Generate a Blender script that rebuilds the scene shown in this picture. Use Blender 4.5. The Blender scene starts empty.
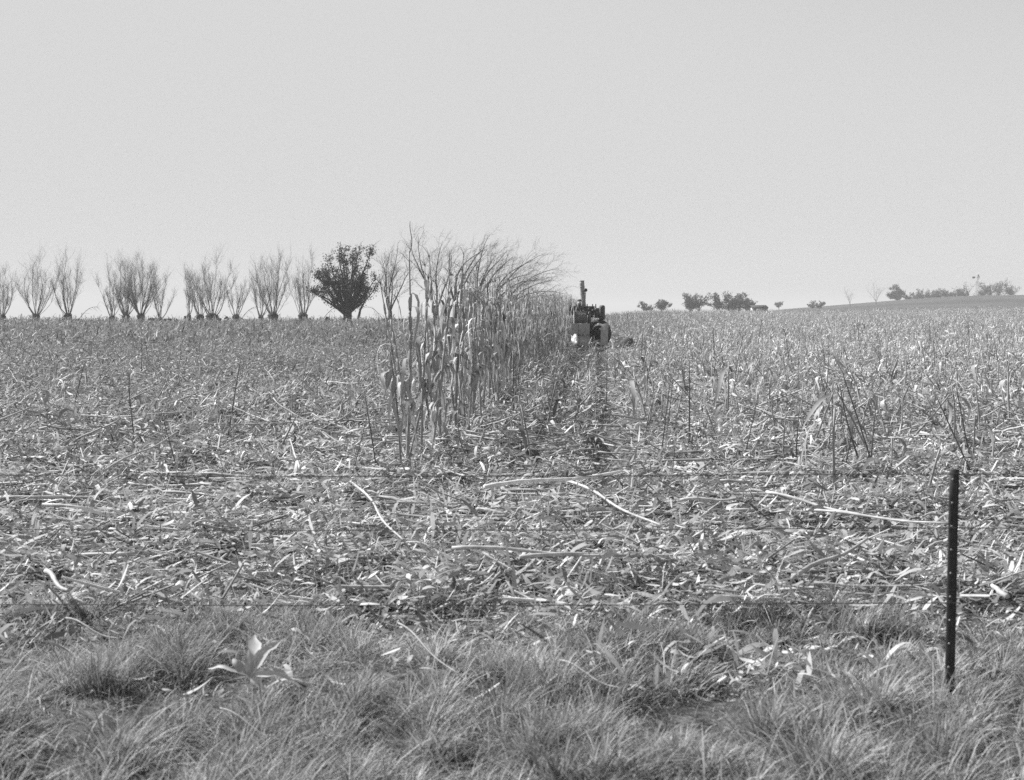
import bpy, math, random
import numpy as np
from mathutils import Vector, Matrix

# ------------------------------------------------------------------ camera, sky, sun, exposure
sc = bpy.context.scene
COL = sc.collection
EYE = 1.75
F_PX = 1250.0
HAZE = 0.0006
cam_d = bpy.data.cameras.new('camera')
cam = bpy.data.objects.new('camera', cam_d); COL.objects.link(cam)
cam.location = (0, 0, EYE)
cam.rotation_euler = (math.radians(90), 0, 0)      # level camera, the front dropped: horizon at y = 312
cam_d.shift_y = -78.0 / 1024.0
cam_d.sensor_width = 36.0
cam_d.lens = 36.0 * F_PX / 1024.0
cam_d.clip_start = 0.1; cam_d.clip_end = 9000
cam_d.dof.use_dof = True
cam_d.dof.focus_distance = 22.0
cam_d.dof.aperture_fstop = 4.5
sc.camera = cam

SUN_EL = math.radians(40)
SUN_AZ = math.radians(-64)            # from +Y (view direction), negative = to the left
sdir = Vector((math.sin(SUN_AZ) * math.cos(SUN_EL), math.cos(SUN_AZ) * math.cos(SUN_EL), math.sin(SUN_EL)))
w = bpy.data.worlds.new('World'); sc.world = w; w.use_nodes = True
nt = w.node_tree; nt.nodes.clear()
sky = nt.nodes.new('ShaderNodeTexSky'); sky.sky_type = 'NISHITA'; sky.sun_disc = False
sky.sun_elevation = SUN_EL; sky.sun_rotation = SUN_AZ
sky.altitude = 200; sky.air_density = 1.0; sky.dust_density = 2.0; sky.ozone_density = 1.0
bw = nt.nodes.new('ShaderNodeRGBToBW')           # black-and-white film
gm = nt.nodes.new('ShaderNodeMath'); gm.operation = 'SMOOTH_MIN'; gm.inputs[1].default_value = 3.1; gm.inputs[2].default_value = 1.1
ml = nt.nodes.new('ShaderNodeMath'); ml.operation = 'MULTIPLY'; ml.inputs[1].default_value = 1.07
bg = nt.nodes.new('ShaderNodeBackground'); bg.inputs['Strength'].default_value = 0.12
ow = nt.nodes.new('ShaderNodeOutputWorld')
nt.links.new(sky.outputs[0], bw.inputs[0]); nt.links.new(bw.outputs[0], gm.inputs[0])
nt.links.new(gm.outputs[0], ml.inputs[0]); nt.links.new(ml.outputs[0], bg.inputs[0])
nt.links.new(bg.outputs[0], ow.inputs[0])
sun_d = bpy.data.lights.new('sun', 'SUN'); sun_d.energy = 5.0; sun_d.angle = math.radians(0.5)
sun_d.color = (1, 1, 1)
sun = bpy.data.objects.new('sun', sun_d); COL.objects.link(sun)
sun.rotation_euler = sdir.to_track_quat('Z', 'Y').to_euler()
sc.view_settings.view_transform = 'Standard'; sc.view_settings.look = 'None'
sc.view_settings.exposure = 0.75; sc.view_settings.gamma = 1.0
sc.view_settings.use_curve_mapping = False
sc.cycles.max_bounces = 6; sc.cycles.transparent_max_bounces = 4
try:
    sc.cycles.use_denoising = False
except Exception:
    pass

R = np.random.RandomState(7)
PI = math.pi

# ------------------------------------------------------------------ materials (all neutral grey: a black-and-white photograph)
def mat_new(name):
    m = bpy.data.materials.new(name); m.use_nodes = True
    n = m.node_tree; n.nodes.clear()
    out = n.nodes.new('ShaderNodeOutputMaterial')
    return m, n, out

def tone_mat(name, gain=1.0, rough=0.7, transl=0.0, nscale=12.0, nlo=0.75, nhi=1.2, spec=0.25):
    """base colour = per-piece 'tone' attribute x fine procedural mottling"""
    m, n, out = mat_new(name)
    at = n.nodes.new('ShaderNodeAttribute'); at.attribute_name = 'tone'
    tc = n.nodes.new('ShaderNodeTexCoord')
    no = n.nodes.new('ShaderNodeTexNoise'); no.inputs['Scale'].default_value = nscale; no.inputs['Detail'].default_value = 3
    mr = n.nodes.new('ShaderNodeMapRange'); mr.inputs[1].default_value = 0.3; mr.inputs[2].default_value = 0.7
    mr.inputs[3].default_value = nlo * gain; mr.inputs[4].default_value = nhi * gain
    mu = n.nodes.new('ShaderNodeMath'); mu.operation = 'MULTIPLY'
    n.links.new(tc.outputs['Object'], no.inputs['Vector']); n.links.new(no.outputs['Fac'], mr.inputs[0])
    n.links.new(at.outputs['Fac'], mu.inputs[0]); n.links.new(mr.outputs[0], mu.inputs[1])
    p = n.nodes.new('ShaderNodeBsdfPrincipled'); p.inputs['Roughness'].default_value = rough
    p.inputs['Specular IOR Level'].default_value = spec
    n.links.new(mu.outputs[0], p.inputs['Base Color'])
    if transl > 0:
        t = n.nodes.new('ShaderNodeBsdfTranslucent'); n.links.new(mu.outputs[0], t.inputs['Color'])
        mx = n.nodes.new('ShaderNodeMixShader'); mx.inputs[0].default_value = transl
        n.links.new(p.outputs[0], mx.inputs[1]); n.links.new(t.outputs[0], mx.inputs[2])
        n.links.new(mx.outputs[0], out.inputs[0])
    else:
        n.links.new(p.outputs[0], out.inputs[0])
    return m

def plain_mat(name, v, rough=0.6, metal=0.0, nscale=6.0, var=0.25):
    m, n, out = mat_new(name)
    tc = n.nodes.new('ShaderNodeTexCoord')
    no = n.nodes.new('ShaderNodeTexNoise'); no.inputs['Scale'].default_value = nscale; no.inputs['Detail'].default_value = 4
    mr = n.nodes.new('ShaderNodeMapRange'); mr.inputs[1].default_value = 0.3; mr.inputs[2].default_value = 0.7
    mr.inputs[3].default_value = v * (1 - var); mr.inputs[4].default_value = v * (1 + var)
    p = n.nodes.new('ShaderNodeBsdfPrincipled'); p.inputs['Roughness'].default_value = rough; p.inputs['Metallic'].default_value = metal
    n.links.new(tc.outputs['Object'], no.inputs['Vector']); n.links.new(no.outputs['Fac'], mr.inputs[0])
    n.links.new(mr.outputs[0], p.inputs['Base Color']); n.links.new(p.outputs[0], out.inputs[0])
    return m

M_LEAF = tone_mat('dry_leaf', 0.88, 0.6, 0.2, 9.0, 0.8, 1.15)
M_STALK = tone_mat('dry_stalk', 0.88, 0.55, 0.0, 14.0, 0.7, 1.2)
M_HUSK = tone_mat('ear_husk', 0.8, 0.6, 0.15, 20.0, 0.8, 1.15)
M_GRASS = tone_mat('verge_grass', 0.88, 0.7, 0.35, 4.0, 0.7, 1.25)
M_BARK = tone_mat('bark', 1.0, 0.9, 0.0, 5.0, 0.7, 1.25)
M_FOLI = tone_mat('tree_leaves', 1.0, 0.7, 0.2, 2.0, 0.7, 1.3)
M_DARK = plain_mat('dark_machine_paint', 0.04, 0.5)
M_MID = plain_mat('grey_sheet_metal', 0.26, 0.45, 0.0, 5.0, 0.2)
M_LITE = plain_mat('pale_sheet_metal', 0.6, 0.4, 0.0, 5.0, 0.08)
M_PIPE = plain_mat('duct_metal', 0.25, 0.5)
M_TYRE = plain_mat('tyre_rubber', 0.03, 0.85)
M_CLOTH = plain_mat('work_coat', 0.06, 0.9)
M_SKIN = plain_mat('skin', 0.3, 0.6)
M_POST = plain_mat('post_paint', 0.022, 0.6, 0.0, 30.0, 0.5)
M_STUD = plain_mat('bare_steel', 0.28, 0.4, 0.3)
M_WIRE = plain_mat('rusty_wire', 0.05, 0.7)
M_ROOF = plain_mat('shed_roof', 0.03, 0.8)
M_WALL = plain_mat('shed_wall', 0.5, 0.8)

# ------------------------------------------------------------------ terrain
def sm(a, b, t):
    t = np.clip((t - a) / (b - a), 0, 1); return t * t * (3 - 2 * t)

def ground_z(x, y):
    x = np.asarray(x, float); y = np.asarray(y, float)
    d = np.maximum(y, 1.0); a = x / d
    u = x - 0.07 * (y - 13.8)
    left = 0.80 * sm(48, 112, y) - 0.0007 * np.clip(y - 112, 0, 16) ** 2 - 0.022 * np.maximum(y - 128, 0)
    right = (1.38 + .5 * sm(.22, .4, a)) * sm(58, 190, y) - 0.0002 * np.clip(y - 190, 0, 30) ** 2 - 0.012 * np.maximum(y - 220, 0)
    left = np.maximum(left, -30.0); right = np.maximum(right, -30.0)
    k = sm(0.0, 0.12, a)
    z = left * (1 - k) + right * k
    # long far hill on the right
    ridge = np.interp(a, [.15, .19, .214, .246, .27, .302, .35, .39, .5, .9], [1.0, 2.2, 2.8, 3.9, 4.9, 6.2, 7.9, 8.4, 8.9, 9.0])
    kh = sm(225, 500, y) * sm(0.15, 0.22, a)
    z = z * (1 - kh) + (ridge - 0.012 * np.maximum(y - 560, 0)) * kh
    # small undulation
    n = (0.030 * np.sin(x * 1.9 + 1.3 * np.sin(y * 0.7)) * np.sin(y * 1.45 + 0.8 * np.sin(x * 1.1))
         + 0.022 * np.sin(x * 4.3 + y * 2.1 + 0.6) * np.sin(y * 3.7 - x * 1.3)
         + 0.012 * np.sin(x * 9.1 + 2.0) * np.sin(y * 8.3 + 1.0))
    z = z + n * (1 - sm(40, 130, y))
    # wide swells
    z = z + 0.08 * np.sin(x * 0.23 + 1.0) * np.sin(y * 0.11) * sm(12, 40, y) * (1 - sm(90, 130, y))
    # wheel furrow along the standing row, and row ridges
    inn = sm(11, 15, y) * (1 - sm(62, 75, y))
    z = z - 0.20 * np.exp(-((u - 1.02) / 0.22) ** 2) * inn - 0.07 * np.exp(-((u - 0.2) / 0.18) ** 2) * inn + 0.06 * np.exp(-((u - 1.5) / 0.25) ** 2) * inn
    z = z + 0.05 * np.cos(2 * PI * (u + 1.15) / 1.0) * sm(13, 19, y) * (1 - sm(60, 110, y))
    z = z + 0.07 * np.maximum(np.sin(x * 2.3 + 1.1 * np.sin(y * 1.7)) * np.sin(y * 2.9 + 1.3 * np.sin(x * 1.9)), -0.3) * sm(7.5, 10, y) * (1 - sm(30, 60, y))
    # grassy verge: rolling tufty ground
    vg = (1 - sm(7.2, 9.0, y))
    z = z + vg * (0.05 * np.sin(x * 2.7 + 0.5) * np.sin(y * 3.1 + x) + 0.035 * np.sin(x * 1.3 + 2.2) * np.sin(y * 2.3 + 0.4))
    return z

def gz(x, y): return float(ground_z(x, y))

def mesh_from(name, V, F, T=None, smooth=False):
    V = np.ascontiguousarray(V, dtype=np.float32).reshape(-1, 3); F = np.ascontiguousarray(F, dtype=np.int32).reshape(-1, 4)
    me = bpy.data.meshes.new(name)
    me.vertices.add(len(V)); me.vertices.foreach_set('co', V.ravel())
    me.loops.add(F.size); me.loops.foreach_set('vertex_index', F.ravel())
    me.polygons.add(len(F)); me.polygons.foreach_set('loop_start', np.arange(0, F.size, 4, dtype=np.int32))
    if smooth: me.polygons.foreach_set('use_smooth', np.ones(len(F), dtype=bool))
    if T is not None:
        a = me.attributes.new('tone', 'FLOAT', 'POINT'); a.data.foreach_set('value', np.ascontiguousarray(T, dtype=np.float32))
    me.update(calc_edges=True)
    return me

def link(name, me, m=None, parent=None, loc=None):
    o = bpy.data.objects.new(name, me); COL.objects.link(o)
    if m is not None: me.materials.append(m)
    if parent is not None: o.parent = parent
    if loc is not None: o.location = loc
    return o

def tag(o, label=None, cat=None, group=None, kind=None):
    if label: o['label'] = label
    if cat: o['category'] = cat
    if group: o['group'] = group
    if kind: o['kind'] = kind
    return o

def empty(name, loc=(0, 0, 0), label=None, cat=None, group=None):
    o = bpy.data.objects.new(name, None); COL.objects.link(o); o.location = loc; o.empty_display_size = 0.2
    return tag(o, label, cat, group)

# ground sheet
ys = np.concatenate([np.arange(-60, 3, 6.0), np.arange(3, 26, 0.09), np.arange(26, 60, 0.35), np.arange(60, 130, 1.2),
                     np.arange(130, 300, 4), np.arange(300, 800, 15), np.geomspace(800, 6000, 30)])
xs_p = np.concatenate([np.arange(0, 7, 0.1), np.arange(7, 20, 0.4), np.arange(20, 90, 2.0), np.arange(90, 400, 12), np.geomspace(400, 2500, 16)])
xs = np.concatenate([-xs_p[:0:-1], xs_p])
X, Y = np.meshgrid(xs, ys)
V = np.stack([X, Y, ground_z(X, Y)], -1).reshape(-1, 3)
nx, ny = len(xs), len(ys)
ii = np.arange(nx - 1)[None, :] + nx * np.arange(ny - 1)[:, None]
F = np.stack([ii, ii + 1, ii + nx + 1, ii + nx], -1).reshape(-1, 4)
m, n, out = mat_new('soil_and_chaff')
geo = n.nodes.new('ShaderNodeNewGeometry')
n1 = n.nodes.new('ShaderNodeTexNoise'); n1.inputs['Scale'].default_value = 9; n1.inputs['Detail'].default_value = 8; n1.inputs['Roughness'].default_value = 0.75
n2 = n.nodes.new('ShaderNodeTexNoise'); n2.inputs['Scale'].default_value = 0.35; n2.inputs['Detail'].default_value = 4
cr = n.nodes.new('ShaderNodeValToRGB')
cr.color_ramp.elements[0].position = 0.38; cr.color_ramp.elements[0].color = (.03, .03, .03, 1)
cr.color_ramp.elements[1].position = 0.66; cr.color_ramp.elements[1].color = (.20, .20, .20, 1)
mr = n.nodes.new('ShaderNodeMapRange'); mr.inputs[1].default_value = 0.3; mr.inputs[2].default_value = 0.7; mr.inputs[3].default_value = 0.75; mr.inputs[4].default_value = 1.2
mu = n.nodes.new('ShaderNodeMixRGB'); mu.blend_type = 'MULTIPLY'; mu.inputs[0].default_value = 1
# the far hill is another field: plain darker pasture
sx = n.nodes.new('ShaderNodeSeparateXYZ'); mh = n.nodes.new('ShaderNodeMapRange')
mh.inputs[1].default_value = 235; mh.inputs[2].default_value = 245
mix = n.nodes.new('ShaderNodeMixRGB')
n3 = n.nodes.new('ShaderNodeTexNoise'); n3.inputs['Scale'].default_value = 0.03; n3.inputs['Detail'].default_value = 6
cr3 = n.nodes.new('ShaderNodeValToRGB'); cr3.color_ramp.elements[0].position = .35; cr3.color_ramp.elements[0].color = (.075, .075, .075, 1)
cr3.color_ramp.elements[1].position = .65; cr3.color_ramp.elements[1].color = (.11, .11, .11, 1)
p = n.nodes.new('ShaderNodeBsdfPrincipled'); p.inputs['Roughness'].default_value = 0.95; p.inputs['Specular IOR Level'].default_value = 0.1
bp = n.nodes.new('ShaderNodeBump'); bp.inputs['Distance'].default_value = 0.03; bp.inputs['Strength'].default_value = 0.8
for a_ in (n1, n2, n3): n.links.new(geo.outputs['Position'], a_.inputs['Vector'])
n.links.new(geo.outputs['Position'], sx.inputs[0]); n.links.new(sx.outputs['Y'], mh.inputs[0])
n.links.new(n1.outputs['Fac'], cr.inputs[0]); n.links.new(n2.outputs['Fac'], mr.inputs[0])
n.links.new(cr.outputs[0], mu.inputs[1]); n.links.new(mr.outputs[0], mu.inputs[2])
n.links.new(n3.outputs['Fac'], cr3.inputs[0])
n.links.new(mh.outputs[0], mix.inputs[0]); n.links.new(mu.outputs[0], mix.inputs[1]); n.links.new(cr3.outputs[0], mix.inputs[2])
n.links.new(mix.outputs[0], p.inputs['Base Color']); n.links.new(n1.outputs['Fac'], bp.inputs['Height'])
n.links.new(bp.outputs[0], p.inputs['Normal']); n.links.new(p.outputs[0], out.inputs[0])
M_SOIL = m
g = link('ground', mesh_from('ground', V, F, None, True), M_SOIL); tag(g, kind='structure')

# ------------------------------------------------------------------ geometry helpers (numpy, quads only)
class Geo:
    def __init__(s): s.V = []; s.F = []; s.T = []; s.n = 0
    def add(s, V, F, T):
        V = np.asarray(V, float).reshape(-1, 3); F = np.asarray(F, int).reshape(-1, 4)
        T = np.full(len(V), T, float) if np.isscalar(T) else np.asarray(T, float).reshape(-1)
        s.V.append(V); s.F.append(F + s.n); s.T.append(T); s.n += len(V); return s
    def arrays(s): return np.concatenate(s.V), np.concatenate(s.F), np.concatenate(s.T)
    def mesh(s, name, smooth=False):
        V, F, T = s.arrays(); return mesh_from(name, V, F, T, smooth)
    def build(s, name, m, parent=None, smooth=False, loc=None): return link(name, s.mesh(name, smooth), m, parent, loc)

def tube(G, pts, rad, sides=6, tone=0.3, closed_end=True):
    pts = np.asarray(pts, float); k = len(pts)
    rad = np.full(k, rad, float) if np.isscalar(rad) else np.asarray(rad, float)
    tg = np.gradient(pts, axis=0); tg /= (np.linalg.norm(tg, axis=1, keepdims=True) + 1e-9)
    d0 = tg.mean(0); ref = np.array([1., 0, 0]) if abs(d0[0]) < 0.7 * np.linalg.norm(d0) + 1e-9 else np.array([0, 1., 0])
    s1 = np.cross(tg, ref); s1 /= (np.linalg.norm(s1, axis=1, keepdims=True) + 1e-9); s2 = np.cross(tg, s1)
    if closed_end:
        pts = np.concatenate([pts[:1], pts, pts[-1:]]); s1 = np.concatenate([s1[:1], s1, s1[-1:]]); s2 = np.concatenate([s2[:1], s2, s2[-1:]])
        rad = np.concatenate([[rad[0] * .02], rad, [rad[-1] * .02]]); k += 2
    an = np.arange(sides) * 2 * PI / sides
    V = pts[:, None] + rad[:, None, None] * (np.cos(an)[None, :, None] * s1[:, None] + np.sin(an)[None, :, None] * s2[:, None])
    i = np.arange(k - 1)[:, None] * sides; j = np.arange(sides)[None, :]; jn = (j + 1) % sides
    F = np.stack([i + j, i + jn, i + sides + jn, i + sides + j], -1).reshape(-1, 4)
    if not np.isscalar(tone):
        tone = np.asarray(tone, float)
        if closed_end: tone = np.concatenate([tone[:1], tone, tone[-1:]])
        tone = np.repeat(tone, sides)
    G.add(V, F, tone)

def ribbon(G, pts, width, side, tone, fold=0.0):
    """leaf blade: 3 verts across with a shallow keel"""
    pts = np.asarray(pts, float); k = len(pts); width = np.asarray(width, float)
    side = np.asarray(side, float); side = np.broadcast_to(side, (k, 3))
    tg = np.gradient(pts, axis=0); nrm = np.cross(tg, side); nrm /= (np.linalg.norm(nrm, axis=1, keepdims=True) + 1e-9)
    V = np.stack([pts - side * width[:, None] / 2 + nrm * fold * width[:, None], pts, pts + side * width[:, None] / 2 + nrm * fold * width[:, None]], 1)
    i = np.arange(k - 1)[:, None] * 3; j = np.arange(2)[None, :]
    F = np.stack([i + j, i + j + 1, i + 3 + j + 1, i + 3 + j], -1).reshape(-1, 4)
    G.add(V, F, tone)

def box(G, c, s, tone=0.3, rot=None, bev=0.0):
    c = np.asarray(c, float); s = np.asarray(s, float) / 2
    v = np.array([[x, y, z] for z in (-1, 1) for y in (-1, 1) for x in (-1, 1)], float)
    V = v * s
    if rot is not None: V = V @ np.array(Matrix.Rotation(rot[0], 3, rot[1])).T
    F = [[0, 2, 3, 1], [4, 5, 7, 6], [0, 1, 5, 4], [2, 6, 7, 3], [0, 4, 6, 2], [1, 3, 7, 5]]
    G.add(V + c, F, tone)

def ribbons(P, dirv, L, W, arch, segs, tone, twist=None, upv=None):
    """many curved shreds at once -> V,F,T.  P (N,3) start, dirv (N,3) unit, L,W (N), arch (N) rise in the middle"""
    N = len(P); t = np.linspace(0, 1, segs + 1)
    up = np.zeros((N, 3)); up[:, 2] = 1
    if upv is not None: up = upv
    side = np.cross(dirv, up); side /= (np.linalg.norm(side, axis=1, keepdims=True) + 1e-9)
    nv = np.cross(side, dirv)
    if twist is not None:
        c = np.cos(twist)[:, None]; s = np.sin(twist)[:, None]; side = side * c + nv * s
    prof = np.array([0.55, 1.0, 0.85, 0.6, 0.15]) if segs == 4 else (np.array([0.6, 1.0, 0.75, 0.15]) if segs == 3 else (np.array([.7, 1, .25]) if segs == 2 else np.array([1, .5])))
    ctr = P[:, None] + dirv[:, None] * (L[:, None, None] * t[None, :, None])
    ctr = ctr + up[:, None] * (arch[:, None] * (4 * t * (1 - t))[None])[..., None]
    hw = (W[:, None] * prof[None] / 2)[..., None] * side[:, None]
    V = np.stack([ctr - hw, ctr + hw], 2)           # N, s+1, 2, 3
    base = np.arange(N)[:, None] * (2 * (segs + 1)) + np.arange(segs)[None] * 2
    F = np.stack([base, base + 1, base + 3, base + 2], -1).reshape(-1, 4)
    T = np.repeat(tone, 2 * (segs + 1))
    return V.reshape(-1, 3), F, T

def unit(v): return v / (np.linalg.norm(v, axis=-1, keepdims=True) + 1e-9)

def scatter(N, y0, y1, p, rs, amax=0.5, pad=1.0):
    """N positions, density per m2 falling as y^-p; spread well beyond the picture's width"""
    # marginal of y ~ y^(1-p)
    q = 2 - p
    uu = rs.rand(N)
    y = (y0 ** q + uu * (y1 ** q - y0 ** q)) ** (1 / q) if abs(q) > 1e-3 else y0 * (y1 / y0) ** uu
    x = (rs.rand(N) * 2 - 1) * (amax * y + pad)
    return x, y

def vnoise(x, y, s, seed=0):
    r = np.random.RandomState(seed); out = 0
    for i in range(5):
        a = r.rand() * 6.28; f = s * (0.7 + r.rand() * 1.2); ph = r.rand() * 6.28
        out = out + np.sin((x * math.cos(a) + y * math.sin(a)) * f + ph + 1.5 * np.sin((x * math.sin(a) - y * math.cos(a)) * f * 0.8))
    return out / 5

# ------------------------------------------------------------------ leaf litter (uncountable)
def litter(name, N, y0, y1, p, segs, Ls, Ws, seed, lab, flat=0.35, lift=0.05, tone_mu=0.36, stalky=False, amax=.5):
    rs = np.random.RandomState(seed)
    x, y = scatter(N, y0, y1, p, rs, amax)
    # clumping: throw away pieces from bare spots
    nn = .8 * vnoise(x, y, 3.0, 11) + 0.5 * vnoise(x, y, 8.0, 12) + .75 * vnoise(x, y, 1.1, 13)
    u = x - 0.07 * (y - 13.8)
    furrow = np.exp(-((u - 1.02) / 0.2) ** 2) * (y > 12) * (y < 66)
    rowm = .5 + .5 * np.cos(2 * PI * (u + 1.15)); rw = sm(12, 17, y) * (1 - sm(50, 90, y))
    keep = (rs.rand(N) < 0.66 + 0.75 * nn) & (rs.rand(N) > furrow * 0.85) & (rs.rand(N) > rw * .55 * (1 - rowm)) & (rs.rand(N) > .6 * np.exp(-((u - .2) / .18) ** 2) * (y > 13) * (y < 60))
    # litter thins out into the grass verge
    keep &= (rs.rand(N) < 0.10 + 0.90 * sm(5.7, 8.1, y + 0.8 * vnoise(x, y, 1.5, 3)))
    x, y, u, nn = x[keep], y[keep], u[keep], nn[keep]; N = len(x)
    az = rs.rand(N) * 2 * PI
    # the picker lays shreds roughly across the view in the headland (near), along the rows further out
    head = (rs.rand(N) < 0.48 * (1 - sm(10, 17, y)))
    az = np.where(head, rs.randn(N) * 0.35 + np.where(rs.rand(N) < .5, 0, PI), az)
    el = rs.randn(N) * flat + flat * 0.35
    el = np.where(head, el * 0.7, el)
    L = Ls[0] + (Ls[1] - Ls[0]) * rs.rand(N) ** 1.8; W = Ws[0] + (Ws[1] - Ws[0]) * rs.rand(N) ** 1.7
    d = np.stack([np.cos(az) * np.cos(el), np.sin(az) * np.cos(el), np.sin(el)], 1)
    z = ground_z(x, y) + lift * rs.rand(N) ** 1.3 * (.5 + 3.2 * np.clip(nn, 0, 1.0)) + 0.005 + np.maximum(-d[:, 2], 0) * L
    P = np.stack([x, y, z], 1)
    tone = np.clip(tone_mu * np.exp(rs.randn(N) * 0.58), 0.05, 0.74)
    tone *= 1 + 0.18 * vnoise(x, y, 0.8, 9)
    leftshade = (1 - sm(-0.12, 0.12, x / y)) * sm(14, 40, y)  # left of the field is lit less: that shade goes into the litter tone
    tone *= 1 - 0.30 * leftshade
    tone = np.minimum(tone * (1 + .28 * sm(0.05, .25, x / y) * sm(14, 40, y)), .85)  # stronger light on the right, painted into the litter tone
    arch = rs.randn(N) * 0.13 * L
    tw = rs.randn(N) * 0.6
    V, F, T = ribbons(P, d, L, W, arch, segs, tone, tw)
    o = link(name, mesh_from(name, V, F, T), M_LEAF)
    tag(o, lab, 'leaf litter', kind='stuff')
    return o

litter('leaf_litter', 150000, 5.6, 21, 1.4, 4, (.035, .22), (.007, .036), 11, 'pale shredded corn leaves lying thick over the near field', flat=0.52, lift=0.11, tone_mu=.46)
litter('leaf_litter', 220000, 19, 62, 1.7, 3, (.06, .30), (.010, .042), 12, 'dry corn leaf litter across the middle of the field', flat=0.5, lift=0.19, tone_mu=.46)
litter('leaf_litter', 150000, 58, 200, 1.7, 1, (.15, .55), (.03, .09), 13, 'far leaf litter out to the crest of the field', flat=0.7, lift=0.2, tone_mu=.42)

# small chaff crumbs near
def fragments():
    rs = np.random.RandomState(91); N = 26000
    x, y = scatter(N, 7.0, 60, 1.75, rs); u = x - ROW0 * (y - 13.8)
    nn = .8 * vnoise(x, y, 3.0, 11) + .5 * vnoise(x, y, 8.0, 12) + .75 * vnoise(x, y, 1.1, 13)
    k = (rs.rand(N) < .6 + .7 * nn) & ~((np.abs(u - 1.02) < .15) & (y > 12) & (rs.rand(N) < .8))
    x, y, nn = x[k], y[k], nn[k]; N = len(x)
    az = rs.rand(N) * 2 * PI; head = rs.rand(N) < .6 * (1 - sm(10, 16, y)); az = np.where(head, rs.randn(N) * .4 + np.where(rs.rand(N) < .5, 0, PI), az); el = np.abs(rs.randn(N)) * .25
    L = .04 + .38 * rs.rand(N) ** 2.6; rr = .004 + .008 * rs.rand(N)
    d = np.stack([np.cos(az) * np.cos(el), np.sin(az) * np.cos(el), np.sin(el)], 1)
    sd = unit(np.cross(d, [0, 0, 1.])); nv = np.cross(sd, d)
    P0 = np.stack([x, y, ground_z(x, y) + .015 + .12 * rs.rand(N) * np.clip(.3 + nn, 0, 1.2)], 1); P1 = P0 + d * L[:, None]
    an = np.arange(5) * 2 * PI / 5
    off = (np.cos(an)[None, :, None] * sd[:, None] + np.sin(an)[None, :, None] * nv[:, None]) * rr[:, None, None]
    V = np.concatenate([P0[:, None] + off, P1[:, None] + off * .8], 1)
    j = np.arange(5); F = np.stack([j, (j + 1) % 5, 5 + (j + 1) % 5, 5 + j], -1)
    F = np.concatenate([F, [[5, 6, 7, 8], [5, 8, 9, 5 + 0]]]) if False else F
    F = F[None] + (np.arange(N) * 10)[:, None, None]
    T = np.repeat(np.clip(.42 * np.exp(rs.randn(N) * .5), .08, .8), 10)
    tag(link('stalk_fragments', mesh_from('stalk_fragments', V.reshape(-1, 3), F, T, True), M_STALK), 'short broken bits of corn stalk mixed into the litter', 'stalk litter', kind='stuff')
ROW0 = 0.07
fragments()

def chaff():
    rs = np.random.RandomState(31); N = 90000
    x, y = scatter(N, 6.5, 24, 1.5, rs)
    az = rs.rand(N) * 2 * PI; el = rs.randn(N) * .5
    d = np.stack([np.cos(az) * np.cos(el), np.sin(az) * np.cos(el), np.sin(el)], 1)
    L = .015 + .06 * rs.rand(N) ** 2; W = .003 + .014 * rs.rand(N) ** 2
    P = np.stack([x, y, ground_z(x, y) + .01 + .07 * rs.rand(N) ** 2], 1)
    V, F, T = ribbons(P, d, L, W, 0 * L, 1, np.clip(.34 * np.exp(rs.randn(N) * .55), .06, .8))
    tag(link('chaff', mesh_from('chaff', V, F, T), M_LEAF), 'fine pale chaff crumbs strewn over the near field', 'chaff', kind='stuff')
chaff()

# ------------------------------------------------------------------ plant prototypes
def leaf_pts(rs, base, az, L, rise, droop, k=7):
    t = np.linspace(0, 1, k)
    r = L * 0.55 * np.sin(np.minimum(t * 1.3, 1.0) * PI / 2) * (0.5 + 0.5 * rs.rand())
    z = rise * np.sin(t * PI * 0.8) - droop * t ** 2
    wob = 0.04 * np.sin(t * 5 + rs.rand() * 6)
    ca, sa = math.cos(az), math.sin(az)
    return np.stack([base[0] + r * ca - wob * sa, base[1] + r * sa + wob * ca, base[2] + z], 1)

def add_leaf(G, rs, base, az, L, W, rise, droop, tone):
    pts = leaf_pts(rs, base, az, L, rise, droop)
    k = len(pts); t = np.linspace(0, 1, k)
    w = W * np.clip(np.sin(PI * (0.12 + 0.86 * t)) ** 0.7, .05, 1) * (0.8 + .4 * rs.rand(k))
    tw = (rs.rand() - .5) * 2.5 * t + (rs.rand() - .5) * .6
    s0 = np.array([-math.sin(az), math.cos(az), 0.0]); n0 = np.array([math.cos(az) * .6, math.sin(az) * .6, .5])
    side = unit(np.cos(tw)[:, None] * s0 + np.sin(tw)[:, None] * n0)
    ribbon(G, pts, w, side, tone, fold=0.15 * (rs.rand() - .3))

def ear_geo(rs, G, base, az, L=0.24, r=0.028, tilt=2.4):
    # husk-wrapped ear hanging outward/downward
    d = np.array([math.cos(az) * math.sin(tilt), math.sin(az) * math.sin(tilt), math.cos(tilt)])
    t = np.linspace(0, 1, 7)
    prof = r * np.array([.35, .8, 1, 1.02, .9, .6, .15])
    tube(G, np.asarray(base) + d * (t * L)[:, None], prof, 7, 0.45 + .12 * rs.rand())
    for i in range(3):
        a2 = az + (rs.rand() - .5) * 2.2
        add_leaf(G, rs, np.asarray(base) + d * L * .1, a2, L * 1.1, .05, .02, L * (.9 + .3 * rs.rand()), .4 + .2 * rs.rand())

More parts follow.
